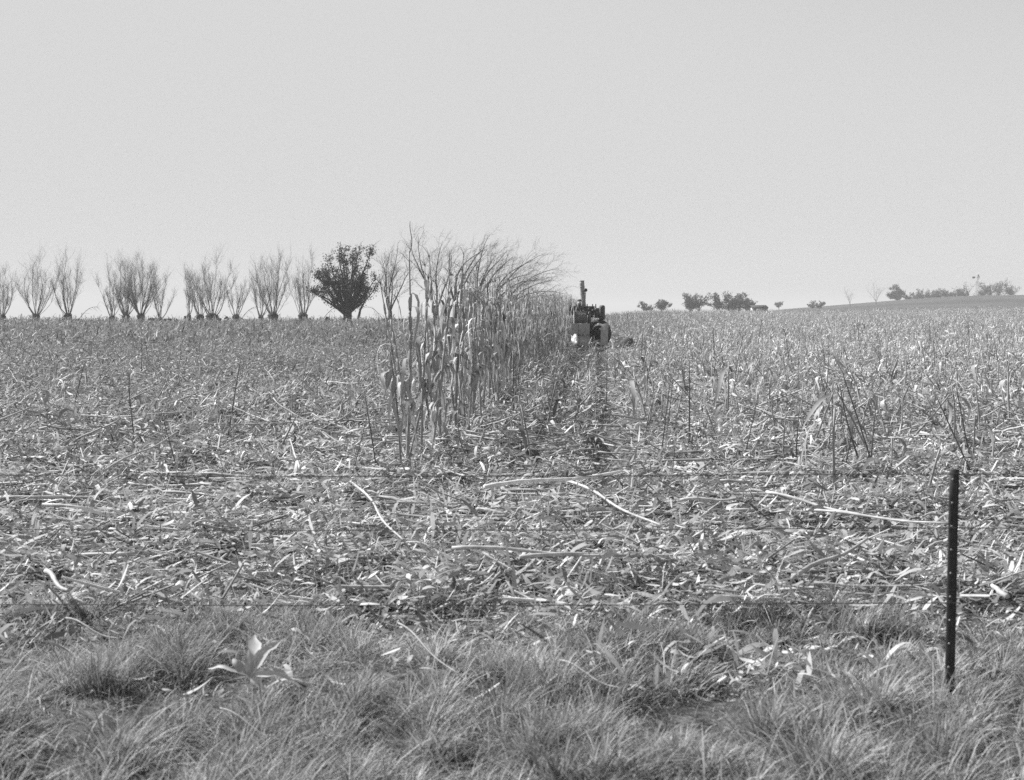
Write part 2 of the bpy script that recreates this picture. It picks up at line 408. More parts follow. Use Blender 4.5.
def corn_proto(seed, H):
    rs = np.random.RandomState(seed)
    stalk, leaves, ear, tas = Geo(), Geo(), Geo(), Geo()
    k = 14; t = np.linspace(0, 1, k)
    b = (rs.rand(2) - .5) * 0.25; b2 = (rs.rand(2) - .5) * .06
    pts = np.stack([b[0] * t ** 2 + b2[0] * np.sin(t * 5), b[1] * t ** 2 + b2[1] * np.sin(t * 4), H * t], 1)
    rad = (0.0165 - 0.011 * t) * (1 + 0.12 * (np.arange(k) % 2))
    tube(stalk, pts, rad, 6, .26 + .10 * rs.rand(k))
    nl = rs.randint(9, 13); az0 = rs.rand() * PI
    for i in range(nl):
        f = .12 + .8 * i / nl + rs.rand() * .03
        base = np.array([np.interp(f, t, pts[:, j]) for j in range(3)])
        az = az0 + (i % 2) * PI + rs.randn() * .35
        low = f < .40
        if low and rs.rand() < .5: continue
        L = (.45 + .35 * rs.rand()) * (0.75 if low or f > .8 else 1.0)
        rise = (0.02 + .16 * rs.rand()) if not low else .0
        droop = L * (.55 + .55 * rs.rand())
        add_leaf(leaves, rs, base, az, L * (.3 + .5 * rs.rand()), .028 + .034 * rs.rand(), rise, droop, np.clip(.42 * math.exp(rs.randn() * .38), .12, .75))
        # sheath hugging the stalk
        tube(leaves, np.stack([base - [0, 0, .14], base - [0, 0, .05], base + [0, 0, .01]]), [.013, .016, .011], 5, .4 + .15 * rs.rand())
    f = .42 + .1 * rs.rand(); base = np.array([np.interp(f, t, pts[:, j]) for j in range(3)])
    ear_geo(rs, ear, base, az0 + PI / 2 + rs.randn() * .5, .2 + .06 * rs.rand(), .026 + .006 * rs.rand(), 2.2 + .7 * rs.rand())
    top = pts[-1]
    for i in range(rs.randint(4, 8)):
        a = rs.rand() * 6.28; L = .16 + .16 * rs.rand(); tt = np.linspace(0, 1, 5); sp = .3 + .5 * rs.rand()
        p_ = np.stack([top[0] + math.cos(a) * L * sp * tt ** 1.3, top[1] + math.sin(a) * L * sp * tt ** 1.3, top[2] - .04 + L * tt * (1 - .45 * tt)], 1)
        tube(tas, p_, .0035 - .002 * tt, 3, .33)
    return stalk, leaves, ear, tas

def stub_proto(seed, H):
    """broken-off standing stalk with ragged leaves"""
    rs = np.random.RandomState(seed)
    stalk, leaves = Geo(), Geo()
    k = 7; t = np.linspace(0, 1, k); b = (rs.rand(2) - .5) * .2
    pts = np.stack([b[0] * t ** 2, b[1] * t ** 2, H * t], 1)
    if rs.rand() < .35:        # snapped over near the top
        a = rs.rand() * 6.28; s = H * .3
        pts[-2:] = pts[-3] + np.array([[math.cos(a) * s * .5, math.sin(a) * s * .5, s * .02], [math.cos(a) * s, math.sin(a) * s, -s * .45]])
    tube(stalk, pts, .012 - .003 * t, 6, .24 + .12 * rs.rand(k))
    for i in range(rs.randint(1, 4)):
        f = .2 + .7 * rs.rand(); base = np.array([np.interp(f, t, pts[:, j]) for j in range(3)])
        L = .2 + .3 * rs.rand()
        add_leaf(leaves, rs, base, rs.rand() * 6.28, L, .03 + .035 * rs.rand(), .08 * rs.rand(), L * (.3 + .8 * rs.rand()), np.clip(.38 * math.exp(rs.randn() * .35), .12, .65))
    return stalk, leaves

def lying_proto(seed, L, tone=None):
    """a fallen stalk, along +X, centre at origin"""
    rs = np.random.RandomState(seed)
    stalk, leaves = Geo(), Geo()
    k = 10; t = np.linspace(0, 1, k)
    pts = np.stack([(t - .5) * L, .05 * L * np.sin(t * 3 + rs.rand() * 6) + .01 * np.sin(t * 17), .018 * np.sin(t * 4 + rs.rand() * 3) + .012 + 0 * t], 1)
    tn = tone or (.32 + .22 * rs.rand())
    tube(stalk, pts, (.0125 - .005 * t) * (1 + .15 * (np.arange(k) % 2)), 6, tn * (.85 + .3 * rs.rand(k)))
    for i in range(rs.randint(2, 5)):
        f = rs.rand(); base = np.array([np.interp(f, t, pts[:, j]) for j in range(3)])
        Lf = .15 + .3 * rs.rand()
        add_leaf(leaves, rs, base, rs.rand() * 6.28, Lf, .025 + .035 * rs.rand(), .08 * rs.rand(), .04 * rs.rand(), np.clip(.42 * math.exp(rs.randn() * .3), .15, .7))
    return stalk, leaves

def bake(protos, idx, loc, rz, rx, ry, sc_):
    """stamp merged prototype geometry many times -> V,F,T (numpy)"""
    Vs, Fs, Ts, n0 = [], [], [], 0
    for pi, (PV, PF, PT) in enumerate(protos):
        s = np.where(idx == pi)[0]
        if not len(s): continue
        cz, sz = np.cos(rz[s]), np.sin(rz[s]); cx, sx_ = np.cos(rx[s]), np.sin(rx[s]); cy, sy = np.cos(ry[s]), np.sin(ry[s])
        O = np.zeros_like(cz); I = np.ones_like(cz)
        Rz = np.stack([np.stack([cz, -sz, O], -1), np.stack([sz, cz, O], -1), np.stack([O, O, I], -1)], 1)
        Rx = np.stack([np.stack([I, O, O], -1), np.stack([O, cx, -sx_], -1), np.stack([O, sx_, cx], -1)], 1)
        Ry = np.stack([np.stack([cy, O, sy], -1), np.stack([O, I, O], -1), np.stack([-sy, O, cy], -1)], 1)
        Mx = Rx @ Ry @ Rz
        V = np.einsum('nij,vj->nvi', Mx, PV) * sc_[s][:, None, None] + loc[s][:, None]
        F = PF[None] + (np.arange(len(s)) * len(PV))[:, None, None]
        tf = (0.7 + .6 * np.random.RandomState(pi).rand(len(s)))[:, None]
        Vs.append(V.reshape(-1, 3)); Fs.append(F.reshape(-1, 4) + n0); Ts.append((PT[None] * tf).ravel()); n0 += V.shape[0] * V.shape[1]
    return np.concatenate(Vs), np.concatenate(Fs), np.concatenate(Ts)

def merged(geos):
    G = Geo()
    for g_ in geos:
        if g_.n:
            v, f, t_ = g_.arrays(); G.add(v, f, t_)
    return G.arrays()

def lowres(kind, seed):
    rs = np.random.RandomState(seed); G = Geo()
    if kind == 'stub':
        H = .35 + .5 * rs.rand()
        tube(G, [[0, 0, 0], [.02, 0, H * .5], [.05 * rs.randn(), .05 * rs.randn(), H]], [.014, .013, .008], 3, .36, False)
        for i in range(2):
            add_leaf(G, rs, [0, 0, H * (.3 + .5 * rs.rand())], rs.rand() * 6.28, .35, .05, .05, .2 + .1 * rs.rand(), .35 + .25 * rs.rand())
    else:
        H = 2.1 + .3 * rs.rand()
        tube(G, [[0, 0, 0], [.02, .02, H * .5], [.08 * rs.randn(), .08 * rs.randn(), H]], [.014, .011, .005], 3, .26, False)
        for i in range(9):
            L = .4 + .3 * rs.rand(); f = .2 + .75 * i / 9
            add_leaf(G, rs, [0, 0, H * f], (i % 2) * PI + rs.randn() * .5, L * .7, .065, .1 * rs.rand(), L * .7, np.clip(.33 * math.exp(rs.randn() * .35), .1, .6))
        tube(G, [[0, 0, H * .45], [.06, 0, H * .42], [.09, .02, H * .34]], [.015, .03, .01], 4, .5)
    return G.arrays()

def place_individuals(name, protos, partnames, mats, items, label, cat, group):
    """items: (x, y, rz, rx, ry, s, label or None). copies share mesh data, made without bpy.ops"""
    meshes = []
    for pr in protos:
        ms = []
        for pn, g_, mt in zip(partnames, pr, mats):
            if g_ is None or not g_.n: ms.append(None); continue
            me = g_.mesh(pn, True); me.materials.append(mt); ms.append(me)
        meshes.append(ms)
    for i, it in enumerate(items):
        x, y, rz, rx, ry, s, lab, pi = it
        r = bpy.data.objects.new(name, None); COL.objects.link(r); r.empty_display_size = .1
        r.location = (x, y, gz(x, y) - .02); r.scale = (s, s, s)
        r.rotation_euler = (Matrix.Rotation(rx, 3, 'X') @ Matrix.Rotation(ry, 3, 'Y') @ Matrix.Rotation(rz, 3, 'Z')).to_euler()
        tag(r, lab or label, cat, group)
        for pn, me in zip(partnames, meshes[pi]):
            if me is None: continue
            c = bpy.data.objects.new(pn, me); COL.objects.link(c); c.parent = r

ROW = 0.07
def row_x(u, y): return u + ROW * (y - 13.8)

# ------------------------------------------------------------------ standing corn rows
rs = np.random.RandomState(21)
stand = []
for (u, ystart, yend) in ((-1.12, 14.0, 108), (-1.9, 24.0, 112), (-2.7, 38.0, 112), (-0.75, 40.0, 57)):
    y = ystart
    while y < yend:
        for j in range(rs.randint(2, 5)):
            stand.append((row_x(u, y) + rs.randn() * .13, y + rs.randn() * .15, rs.rand() * 6.28, rs.randn() * .08, rs.randn() * .08, .88 + .24 * rs.rand()))
        y += .6 + .5 * rs.rand()
stand.sort(key=lambda a: a[1])
corn_protos = [corn_proto(100 + i, 2.12 + .3 * R.rand()) for i in range(12)]
near = [(x, y, rz, rx, ry, s, None, R.randint(12)) for (x, y, rz, rx, ry, s) in stand[:296]]
place_individuals('corn_plant', corn_protos, ('stalk', 'leaves', 'ear', 'tassel'), (M_STALK, M_LEAF, M_HUSK, M_STALK), near,
                  'dry standing corn plant with hanging leaves in the unharvested rows', 'corn plant', 'standing corn plants in the unharvested rows')
far = np.array(stand[296:])
lp = [lowres('corn', 400 + i) for i in range(8)]
loc = np.stack([far[:, 0], far[:, 1], ground_z(far[:, 0], far[:, 1])], 1)
V, F, T = bake(lp, R.randint(0, 8, len(far)), loc, far[:, 2], far[:, 3], far[:, 4], far[:, 5])
T = np.minimum(T * 1.45, .8)
tag(link('standing_corn', mesh_from('standing_corn', V, F, T), M_LEAF), 'distant standing corn merging into one mass beside the machine', 'standing corn', kind='stuff')

# the tall plant that ends the near row
def tall_corn():
    rs = np.random.RandomState(5); H = 2.42
    st, lv, er, ts = Geo(), Geo(), Geo(), Geo()
    t = np.linspace(0, 1, 16)
    pts = np.stack([.02 * t + .03 * np.sin(t * 3), .05 * t, H * t], 1)
    tube(st, pts, .019 - .012 * t, 7, .3 + .1 * rs.rand(16))
    for q in range(9):
        z = .25 + q * .21; b0 = np.array([np.interp(z / H, t, pts[:, j]) for j in range(3)]); tube(lv, [b0 - [0, 0, .16], b0 - [0, 0, .05], b0 + [.01 * (-1) ** q, 0, .03]], [.017, .024, .012], 6, .38 + .15 * rs.rand())
    tt = np.linspace(0, 1, 8); b = pts[-1]
    tube(ts, np.stack([b[0] + .03 * tt + .02 * np.sin(tt * 5), b[1] + 0 * tt, b[2] - .02 + .36 * tt], 1), .006 - .003 * tt, 4, .12)
    # arched broken leaves near the top, hanging both ways
    for (z, az, L, ri, dr) in ((2.3, PI - .3, .8, .30, .7), (2.25, 0.3, .6, .25, .8), (2.1, PI + .9, .5, .1, .7), (1.95, 1.2, .5, .1, .7), (1.8, -1.2, .5, .1, .6), (1.7, PI + .8, .3, .05, .5),
                               (1.45, -.9, .3, .03, .5), (1.25, PI + .9, .3, .0, .45), (1.0, -1.3, .28, 0, .5), (.75, PI + 1.2, .25, 0, .45), (.55, 0, .25, 0, .3)):
        add_leaf(lv, rs, np.array([np.interp(z / H, t, pts[:, j]) for j in range(3)]), az, L, .04, ri, dr, .3 + .2 * rs.rand())
    ear_geo(rs, er, [.02, 0, 1.02], PI + .3, .25, .034, 2.7)
    ear_geo(rs, er, [.02, 0, .82], -.6, .22, .034, 2.8)
    return st, lv, er, ts
place_individuals('corn_plant', [tall_corn()], ('stalk', 'leaves', 'ear', 'tassel'), (M_STALK, M_LEAF, M_HUSK, M_STALK),
                  [(-1.16, 13.75, 0, 0, 0, 1.0, 'tallest corn plant, ending the near row, its bare dark tip above all the others', 0)],
                  '', 'corn plant', 'standing corn plants in the unharvested rows')
def lone_corn(seed, H, ear_z, earlen):
    rs = np.random.RandomState(seed); st, lv, er = Geo(), Geo(), Geo()
    t = np.linspace(0, 1, 12); pts = np.stack([-.10 * t ** 2, .03 * t, H * t], 1)
    tube(st, pts, .014 - .006 * t, 7, .17 + .08 * rs.rand(12))
    for i in range(5):
        z = H * (.35 + .6 * rs.rand())
        add_leaf(lv, rs, np.array([np.interp(z / H, t, pts[:, j]) for j in range(3)]), rs.rand() * 6.28, .25, .05, .05, .4 + .2 * rs.rand(), .25 + .2 * rs.rand())
    ear_geo(rs, er, [-.1, 0, ear_z], PI, earlen, .04, 2.9)
    return st, lv, er
place_individuals('corn_plant', [lone_corn(8, 1.4, 1.2, .26)], ('stalk', 'leaves', 'ear'), (M_STALK, M_LEAF, M_HUSK),
                  [(-1.21, 13.6, 0, 0, -.02, .95, 'short topless corn plant with one big drooping ear, just left of the tallest plant', 0)],
                  '', 'corn plant', 'standing corn plants in the unharvested rows')

# ------------------------------------------------------------------ broken stubble stalks
rs = np.random.RandomState(33)
stub = []
def stubs(y0, y1, dens_l, dens_r):
    y = y0
    while y < y1:
        u = -0.52 * y - 2
        while u < 0.52 * y + 2:
            yy = y + rs.randn() * .15; x = u + .12 * rs.randn() + (ROW * (yy - 13.8)) % 1.0
            uu = x - ROW * (yy - 13.8)
            a = x / yy
            dens = dens_r if a > 0.03 else dens_l
            if not (-3.7 < uu < -0.7 and yy > 15) and abs(uu - 1.02) > .3 and not (38 < yy < 70 and -.7 < uu < 2.6) and a < .53 and a > -.53:
                for j in range(3):
                    if rs.rand() < dens:
                        lean = .55 if a < 0 else .30
                        stub.append((x + rs.randn() * .1, yy + rs.randn() * .1, rs.rand() * 6.28, rs.randn() * lean, rs.randn() * lean, (.55 if a < 0 else .85) + .45 * rs.rand()))
            u += 1.0
        y += 1.0
stubs(11.5, 15, .06, .08); stubs(15, 40, .34, .5); stubs(40, 112, .35, .55)
for k_ in range(17000):       # right-hand slope up to its crest
    y = 112 * (200 / 112) ** rs.rand(); x = y * (.03 + .5 * rs.rand())
    stub.append((x, y, rs.rand() * 6.28, rs.randn() * .25, rs.randn() * .25, .8 + .5 * rs.rand()))
stub.sort(key=lambda a: a[1])
sp = [stub_proto(200 + i, .30 + .55 * R.rand()) for i in range(16)]
near = [(x, y, rz, rx, ry, s, None, R.randint(16)) for (x, y, rz, rx, ry, s) in stub[:290]]
place_individuals('broken_stalk', sp, ('stalk', 'leaves'), (M_STALK, M_LEAF), near,
                  'broken corn stalk still standing in the picked field', 'broken stalk', 'broken corn stalks standing in the picked field')
far = np.array(stub[290:]); print('stubs', len(stub))
fn = far[far[:, 1] < 40]; ff = far[far[:, 1] >= 40]
Vs = []
hp = [merged(p_) for p_ in sp]; lp = [lowres('stub', 500 + i) for i in range(10)]
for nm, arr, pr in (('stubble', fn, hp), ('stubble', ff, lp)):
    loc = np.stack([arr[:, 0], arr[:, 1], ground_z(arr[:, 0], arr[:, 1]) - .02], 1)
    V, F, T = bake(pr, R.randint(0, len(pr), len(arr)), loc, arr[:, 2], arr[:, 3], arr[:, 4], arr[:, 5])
    T = np.minimum(T * (1 + .45 * sm(0.03, .22, V[:, 0] / V[:, 1])), .85)  # brighter light on the right-hand slope, painted into the stubble tone
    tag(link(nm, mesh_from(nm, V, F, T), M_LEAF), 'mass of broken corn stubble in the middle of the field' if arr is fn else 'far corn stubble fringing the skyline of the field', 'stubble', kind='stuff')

# a few taller dark stalks left standing in the picked ground
def dark_stalk(seed, H):
    rs = np.random.RandomState(seed); st, lv = Geo(), Geo()
    t = np.linspace(0, 1, 9); pts = np.stack([.06 * t ** 2 * rs.randn(), .05 * t, H * t], 1)
    tube(st, pts, .013 - .007 * t, 6, .10 + .04 * rs.rand(9))
    for i in range(5):
        z = H * (.2 + .7 * rs.rand()); L = .1 + .15 * rs.rand()
        b_ = np.array([np.interp(z / H, t, pts[:, j]) for j in range(3)]); a = rs.rand() * 6.28
        tube(st, [b_, b_ + [math.cos(a) * L * .5, math.sin(a) * L * .5, L * .7]], [.004, .002], 3, .1)
    return st, lv
dk = [dark_stalk(60 + i, .8 + .5 * R.rand()) for i in range(6)]
def at(px, py_base, up=0.0):
    y = EYE * F_PX / (py_base - 312.0)
    for _ in range(8): y = .5 * y + .5 * (EYE - up - gz((px - 512) / F_PX * y, y)) * F_PX / (py_base - 312.0)
    return (px - 512) / F_PX * y, y
spots = [(513, 418, 1.0), (606, 412, .9), (733, 385, 1.1), (790, 370, 1.2), (826, 372, 1.15), (860, 360, 1.2), (640, 372, 1.1), (660, 462, .75), (715, 365, 1.1),
         (880, 398, .9), (900, 392, .8), (757, 352, 1.2), (930, 352, 1.3), (970, 348, 1.2), (683, 345, 1.2), (630, 340, 1.5), (345, 395, .8), (300, 400, .7), (130, 420, .7), (377, 470, .7)]
items = []
for i, (px, pyb, s) in enumerate(spots):
    x, y = at(px, pyb); items.append((x, y, R.rand() * 6, R.randn() * .05, R.randn() * .08, s, None, i % 6))
rs = np.random.RandomState(88)
while len(items) < 75:
    x = rs.randn(); y = 13 + 40 * rs.rand() ** 1.4; a = (-.36 + .26 * rs.rand()) if rs.rand() < .4 else (.07 + .34 * rs.rand()); x = a * y
    items.append((x, y, rs.rand() * 6, rs.randn() * .16, rs.randn() * .2, .45 + .5 * rs.rand(), None, rs.randint(6)))
place_individuals('weed_stalk', [(d_[0], None) for d_ in dk], ('stem', 'leaves'), (M_STALK, M_LEAF), items,
                  'thin dark weed stalk standing upright in the picked field', 'weed', 'dark weed stalks standing in the picked field')

# ------------------------------------------------------------------ fallen stalks
rs = np.random.RandomState(44)
lying = []
def heavy(x, y): return vnoise(x, y, .9, 71)
cnt = 0
while cnt < 2600:
    x_, y_ = scatter(1, 7.6, 60, 1.75, rs); x_, y_ = float(x_[0]), float(y_[0])
    if abs(x_ / y_) > .5: continue
    uu = x_ - ROW * (y_ - 13.8)
    if abs(uu - 1.02) < .25 and y_ > 12: continue
    if rs.rand() > .5 + .6 * heavy(x_, y_): continue
    head = rs.rand() < .75 * (1 - float(sm(10.5, 15, y_)))
    az = (rs.randn() * .32 + (PI if rs.rand() < .5 else 0) if head else rs.rand() * 6.28)
    el = 0.0 if head else abs(rs.randn()) * .22 * (rs.rand() < .6) * (y_ > 15)
    lying.append((x_, y_, az, el, .7 + .6 * rs.rand())); cnt += 1
lying.sort(key=lambda a: a[1])
lps = [lying_proto(300 + i, .45 + 1.0 * R.rand() ** 1.3) for i in range(18)]
lmesh = []
for a_, b_ in lps:
    m1 = a_.mesh('stalk', True); m1.materials.append(M_STALK); m2 = b_.mesh('leaves', True); m2.materials.append(M_LEAF); lmesh.append((m1, m2))
def lay(x, y, az, el, s, pi, label, z=None, group='fallen corn stalks on the picked field'):
    r = bpy.data.objects.new('fallen_stalk', None); COL.objects.link(r); r.empty_display_size = .1
    L = 0.5 * s
    r.location = (x, y, (gz(x, y) + .03 + math.sin(abs(el)) * L) if z is None else z); r.rotation_euler = (0, -el, az); r.scale = (s, s, s)
    tag(r, label, 'corn stalk', group)
    for pn, me in zip(('stalk', 'leaves'), lmesh[pi]):
        c = bpy.data.objects.new(pn, me); COL.objects.link(c); c.parent = r
for (x_, y_, az, el, s) in lying[:270]:
    lay(x_, y_, az, el, s, R.randint(18), 'dry broken corn stalk lying on the picked field')
arr = np.array(lying[270:]); mp = [merged(p_) for p_ in lps]
loc = np.stack([arr[:, 0], arr[:, 1], ground_z(arr[:, 0], arr[:, 1]) + .05 + .5 * np.sin(arr[:, 3])], 1)
# rotate about Y (tilt) then Z:  bake uses Rx Ry Rz; tilt small so fold az in as last by composing per-prototype
def bake_lying(protos, idx, loc, az, el, s_):
    Vs, Fs, Ts, n0 = [], [], [], 0
    for pi, (PV, PF, PT) in enumerate(protos):
        q = np.where(idx == pi)[0]
        if not len(q): continue
        c, s = np.cos(el[q]), np.sin(el[q]); ca, sa = np.cos(az[q]), np.sin(az[q])
        x = PV[None, :, 0] * c[:, None] - PV[None, :, 2] * s[:, None]; z = PV[None, :, 0] * s[:, None] + PV[None, :, 2] * c[:, None]; y = PV[None, :, 1] + 0 * x
        V = np.stack([x * ca[:, None] - y * sa[:, None], x * sa[:, None] + y * ca[:, None], z], -1) * s_[q][:, None, None] + loc[q][:, None]
        Vs.append(V.reshape(-1, 3)); Fs.append((PF[None] + (np.arange(len(q)) * len(PV))[:, None, None]).reshape(-1, 4) + n0)
        Ts.append(np.tile(PT, len(q)) * 1.0); n0 += len(q) * len(PV)
    return np.concatenate(Vs), np.concatenate(Fs), np.concatenate(Ts)
V, F, T = bake_lying(mp, R.randint(0, 18, len(arr)), loc, arr[:, 2], arr[:, 3], arr[:, 4])
tag(link('stalk_litter', mesh_from('stalk_litter', V, F, T), M_STALK), 'flattened corn stalks strewn across the middle distance', 'stalk litter', kind='stuff')

# the stalks one notices, each laid where it lies in the field
def hero_stalk(p0, p1, tone, label, r=.013, lift=.05, lift2=None, leaves=2, seed=0):
    """from ground point under pixel p0 to that under p1 (worked out on the terrain once)"""
    rs_ = np.random.RandomState(seed + 900)
    if p0[1] < 590: lift += .10; lift2 = (lift if lift2 is None else lift2 + .10)
    lift2 = lift if lift2 is None else lift2; (x0, y0), (x1, y1) = at(*p0, lift), at(*p1, lift2)
    a = Vector((x0, y0, gz(x0, y0) + lift)); b = Vector((x1, y1, gz(x1, y1) + lift2))
    rt = empty('fallen_stalk', a, label, 'corn stalk', 'fallen corn stalks on the picked field')
    d = np.array(b - a); L = np.linalg.norm(d); t = np.linspace(0, 1, 14); nrm = unit(np.cross(d, [0, 0, 1.]))
    pts = d[None] * t[:, None] + nrm[None] * (.004 * np.sin(t * 9 + seed) * L + .012 * L * (.5 - np.abs(t - (.35 + .3 * rs_.rand()))) * (1 if seed % 2 else -1))[:, None] + np.array([0, 0, 1.]) * (.012 * np.sin(t * 7))[:, None]
    tone = min(tone, .50 if seed != 1 else .85); r *= .82; g_ = Geo(); tube(g_, pts, (r - r * .45 * t) * (1 + .18 * (np.arange(14) % 2)), 7, tone * (.85 + .25 * rs_.rand(14))); g_.build('stalk', M_STALK, rt, True)
    if leaves:
        g_ = Geo()
        for i in range(leaves):
            f = rs_.rand(); add_leaf(g_, rs_, d * f, rs_.rand() * 6.28, .3, .04, .06, .03, tone * (.7 + .4 * rs_.rand()))
        g_.build('leaves', M_LEAF, rt, True)
hero_stalk((484, 487), (622, 472), 0.85, 'long pale straight stalk lying in front of the furrow, crossing another', 0.022, .30, .26, 0, 1)
hero_stalk((566, 480), (660, 527), 0.74, 'pale stalk slanting down to the right from under the long straight stalk', 0.0154, 0.14, 0.11, 2, 2)
hero_stalk((452, 548), (640, 556), 0.67, 'left of two long stalks lying across the headland below the furrow', 0.0154, 0.12, 0.13, 1, 3)
hero_stalk((520, 557), (715, 553), 0.63, 'right of two long stalks lying across the headland below the furrow', 0.0154, 0.14, 0.12, 1, 4)
hero_stalk((766, 492), (862, 515), 0.83, 'bright stalk lying right of the middle, slanting down to the right', 0.0154, 0.15, 0.12, 1, 5)
hero_stalk((804, 510), (950, 524), 0.74, 'bright stalk lying beside the steel post, left of its top', 0.0143, 0.12, 0.12, 1, 6)
hero_stalk((680, 500), (742, 498), 0.78, 'short pale stalk lying right of the furrow track', 0.0154, 0.13, 0.13, 2, 7)
hero_stalk((792, 578), (868, 540), 0.45, 'thick grey stalk leaning up to the right in front of the post', 0.0165, 0.11, 0.21, 1, 8)
hero_stalk((46, 572), (68, 592), 0.81, 'thick pale stalk piece at the far left edge of the headland', 0.0176, 0.12, 0.12, 0, 9)
hero_stalk((398, 628), (458, 675), .36, 'weathered stalk slanting down through the verge grass in the middle', 0.0051, 0.16, 0.14, 0, 10)
hero_stalk((560, 660), (622, 690), .36, 'thin grey stalk lying in the verge grass right of the middle', 0.0044, 0.14, 0.13, 0, 11)
hero_stalk((220, 708), (282, 742), .36, 'thin forked stalk in the verge grass below the pale husk', 0.0038, 0.15, 0.14, 0, 12)
hero_stalk((300, 470), (290, 440), 0.78, 'short bright stalk standing off the ground left of the tall corn', 0.0154, 0.11, 0.31, 3, 13)
hero_stalk((352, 482), (402, 541), 0.69, 'curved pale stalk lying below and left of the tall corn', 0.0132, 0.13, 0.12, 1, 14)
hero_stalk((105, 470), (178, 432), 0.47, 'grey stalk leaning up to the right in the left of the field', 0.0154, 0.11, 0.21, 1, 15)
hero_stalk((325, 382), (358, 387), 0.78, 'pale stalk lying left of the standing corn', 0.0176, 0.21, 0.19, 0, 16)
hero_stalk((66, 618), (120, 640), .36, 'pale stalk piece lying at the left end of the verge grass', 0.0057, 0.14, 0.12, 0, 17)

# big loose husks
def husk(px, py, s, az, label, lift=.12, tone=.6, n=4, seed=0):
    rs_ = np.random.RandomState(seed + 50); x, y = at(px, py, lift)
    g_ = Geo()
    for i in range(n):
        a = az + (i - (n - 1) / 2) * (4.6 / n) + rs_.randn() * .2; L = s * (.55 + .6 * rs_.rand()); t_ = np.linspace(0, 1, 8)
        U = np.array([1., 0, 0]); Vv = unit(np.array([0, .75, .65 + .3 * rs_.randn()])); D = math.cos(a) * U + math.sin(a) * Vv; S_ = -math.sin(a) * U + math.cos(a) * Vv; N_ = np.cross(U, Vv)
        p_ = D * (L * t_)[:, None] + S_ * (L * .25 * rs_.randn() * t_ ** 2)[:, None] + N_ * (L * (.35 * np.sin(t_ * PI) * rs_.rand() + .05 * np.sin(t_ * 11 + i) * t_))[:, None]
        ribbon(g_, p_, s * (.12 + .2 * rs_.rand()) * (1 + .25 * rs_.randn(8)) * np.sin(PI * (.1 + .88 * t_)) ** .8, S_, tone * (.8 + .35 * rs_.rand()), fold=.22)
    o = g_.build('corn_husk', M_HUSK, None, True, (x, y, gz(x, y) + lift)); tag(o, label, 'corn husk', 'loose corn husks on the ground')
husk(250, 676, .19, 1.2, 'large pale husk lying open in the verge grass at lower left', .10, .58, 8, 23)
husk(300, 470, .17, 1.0, 'bright crumpled husk left of the tall corn', .10, .72, 5, 2)
husk(95, 552, .16, .2, 'pale husk lying at the left side of the headland', .05, .55, 3, 3)
husk(495, 455, .18, 1.6, 'grey husk opened upward in front of the standing rows', .12, .5, 5, 4)
husk(520, 552, .12, 1.6, 'small pale husk standing up beside the crossed stalks', .06, .65, 3, 5)
husk(908, 600, .12, -.6, 'small white husk just left of the steel post', .05, .75, 2, 6)
husk(890, 462, .16, 1.2, 'pale bent husk behind the top of the steel post', .1, .6, 4, 7)
husk(612, 505, .14, 1.5, 'pale husk standing just right of the slanting stalk', .08, .55, 3, 8)
husk(805, 548, .10, .3, 'small bright husk on the headland left of the steel post', .05, .78, 2, 9)
husk(335, 505, .15, 2.4, 'pale curled husk below and left of the tall corn', .07, .68, 3, 10)

# ------------------------------------------------------------------ grass verge
def blades(name, N, y0, y1, Lr, tone_mu, seed, lab, dens, amax=.5, Wm=.0032, lean=.55, pad=.6, spreadaz=1.8):
    rs = np.random.RandomState(seed)
    y = y0 + (y1 - y0) * rs.rand(N); x = (rs.rand(N) * 2 - 1) * (amax * y + pad)
    k = rs.rand(N) < dens(x, y); x, y = x[k], y[k]; N = len(x)
    tuft = vnoise(x, y, 2.2, 81) ; dirn = vnoise(x, y, 1.3, 82) * 2.2 + .6
    az = dirn + rs.randn(N) * spreadaz
    el = PI / 2 - np.abs(rs.randn(N) * lean) - .15
    L = (Lr[0] + (Lr[1] - Lr[0]) * rs.rand(N)) * np.clip(1 + .75 * tuft, .45, 2)
    segs = 3; t = np.linspace(0, 1, segs + 1)
    h = np.stack([np.cos(az), np.sin(az), 0 * az], 1)
    ce, se = np.cos(el), np.sin(el)
    bend = .35 + .9 * rs.rand(N)
    r = L[:, None] * (ce[:, None] * t + bend[:, None] * .55 * t ** 2)
    z = L[:, None] * (se[:, None] * t - bend[:, None] * .42 * t ** 2.2)
    P = np.stack([x, y, ground_z(x, y) - .01], 1)[:, None] + h[:, None] * r[..., None]; P[..., 2] += z
    sa = az + PI / 2 + rs.randn(N) * .8
    side = np.stack([np.cos(sa), np.sin(sa), 0 * sa], 1)
    W = Wm * (.6 + .9 * rs.rand(N)); prof = np.array([1, .9, .6, .12])
    hw = (W[:, None] * prof / 2)[..., None] * side[:, None]
    V = np.stack([P - hw, P + hw], 2).reshape(-1, 3)
    base = np.arange(N)[:, None] * 8 + np.arange(segs)[None] * 2
    F = np.stack([base, base + 1, base + 3, base + 2], -1).reshape(-1, 4)
    tone = np.clip(tone_mu * np.exp(rs.randn(N) * .45) * (1 + .35 * vnoise(x, y, 1.6, 90)), .03, .6)
    o = link(name, mesh_from(name, V, F, np.repeat(tone, 8)), M_GRASS); tag(o, lab, 'grass', kind='stuff')
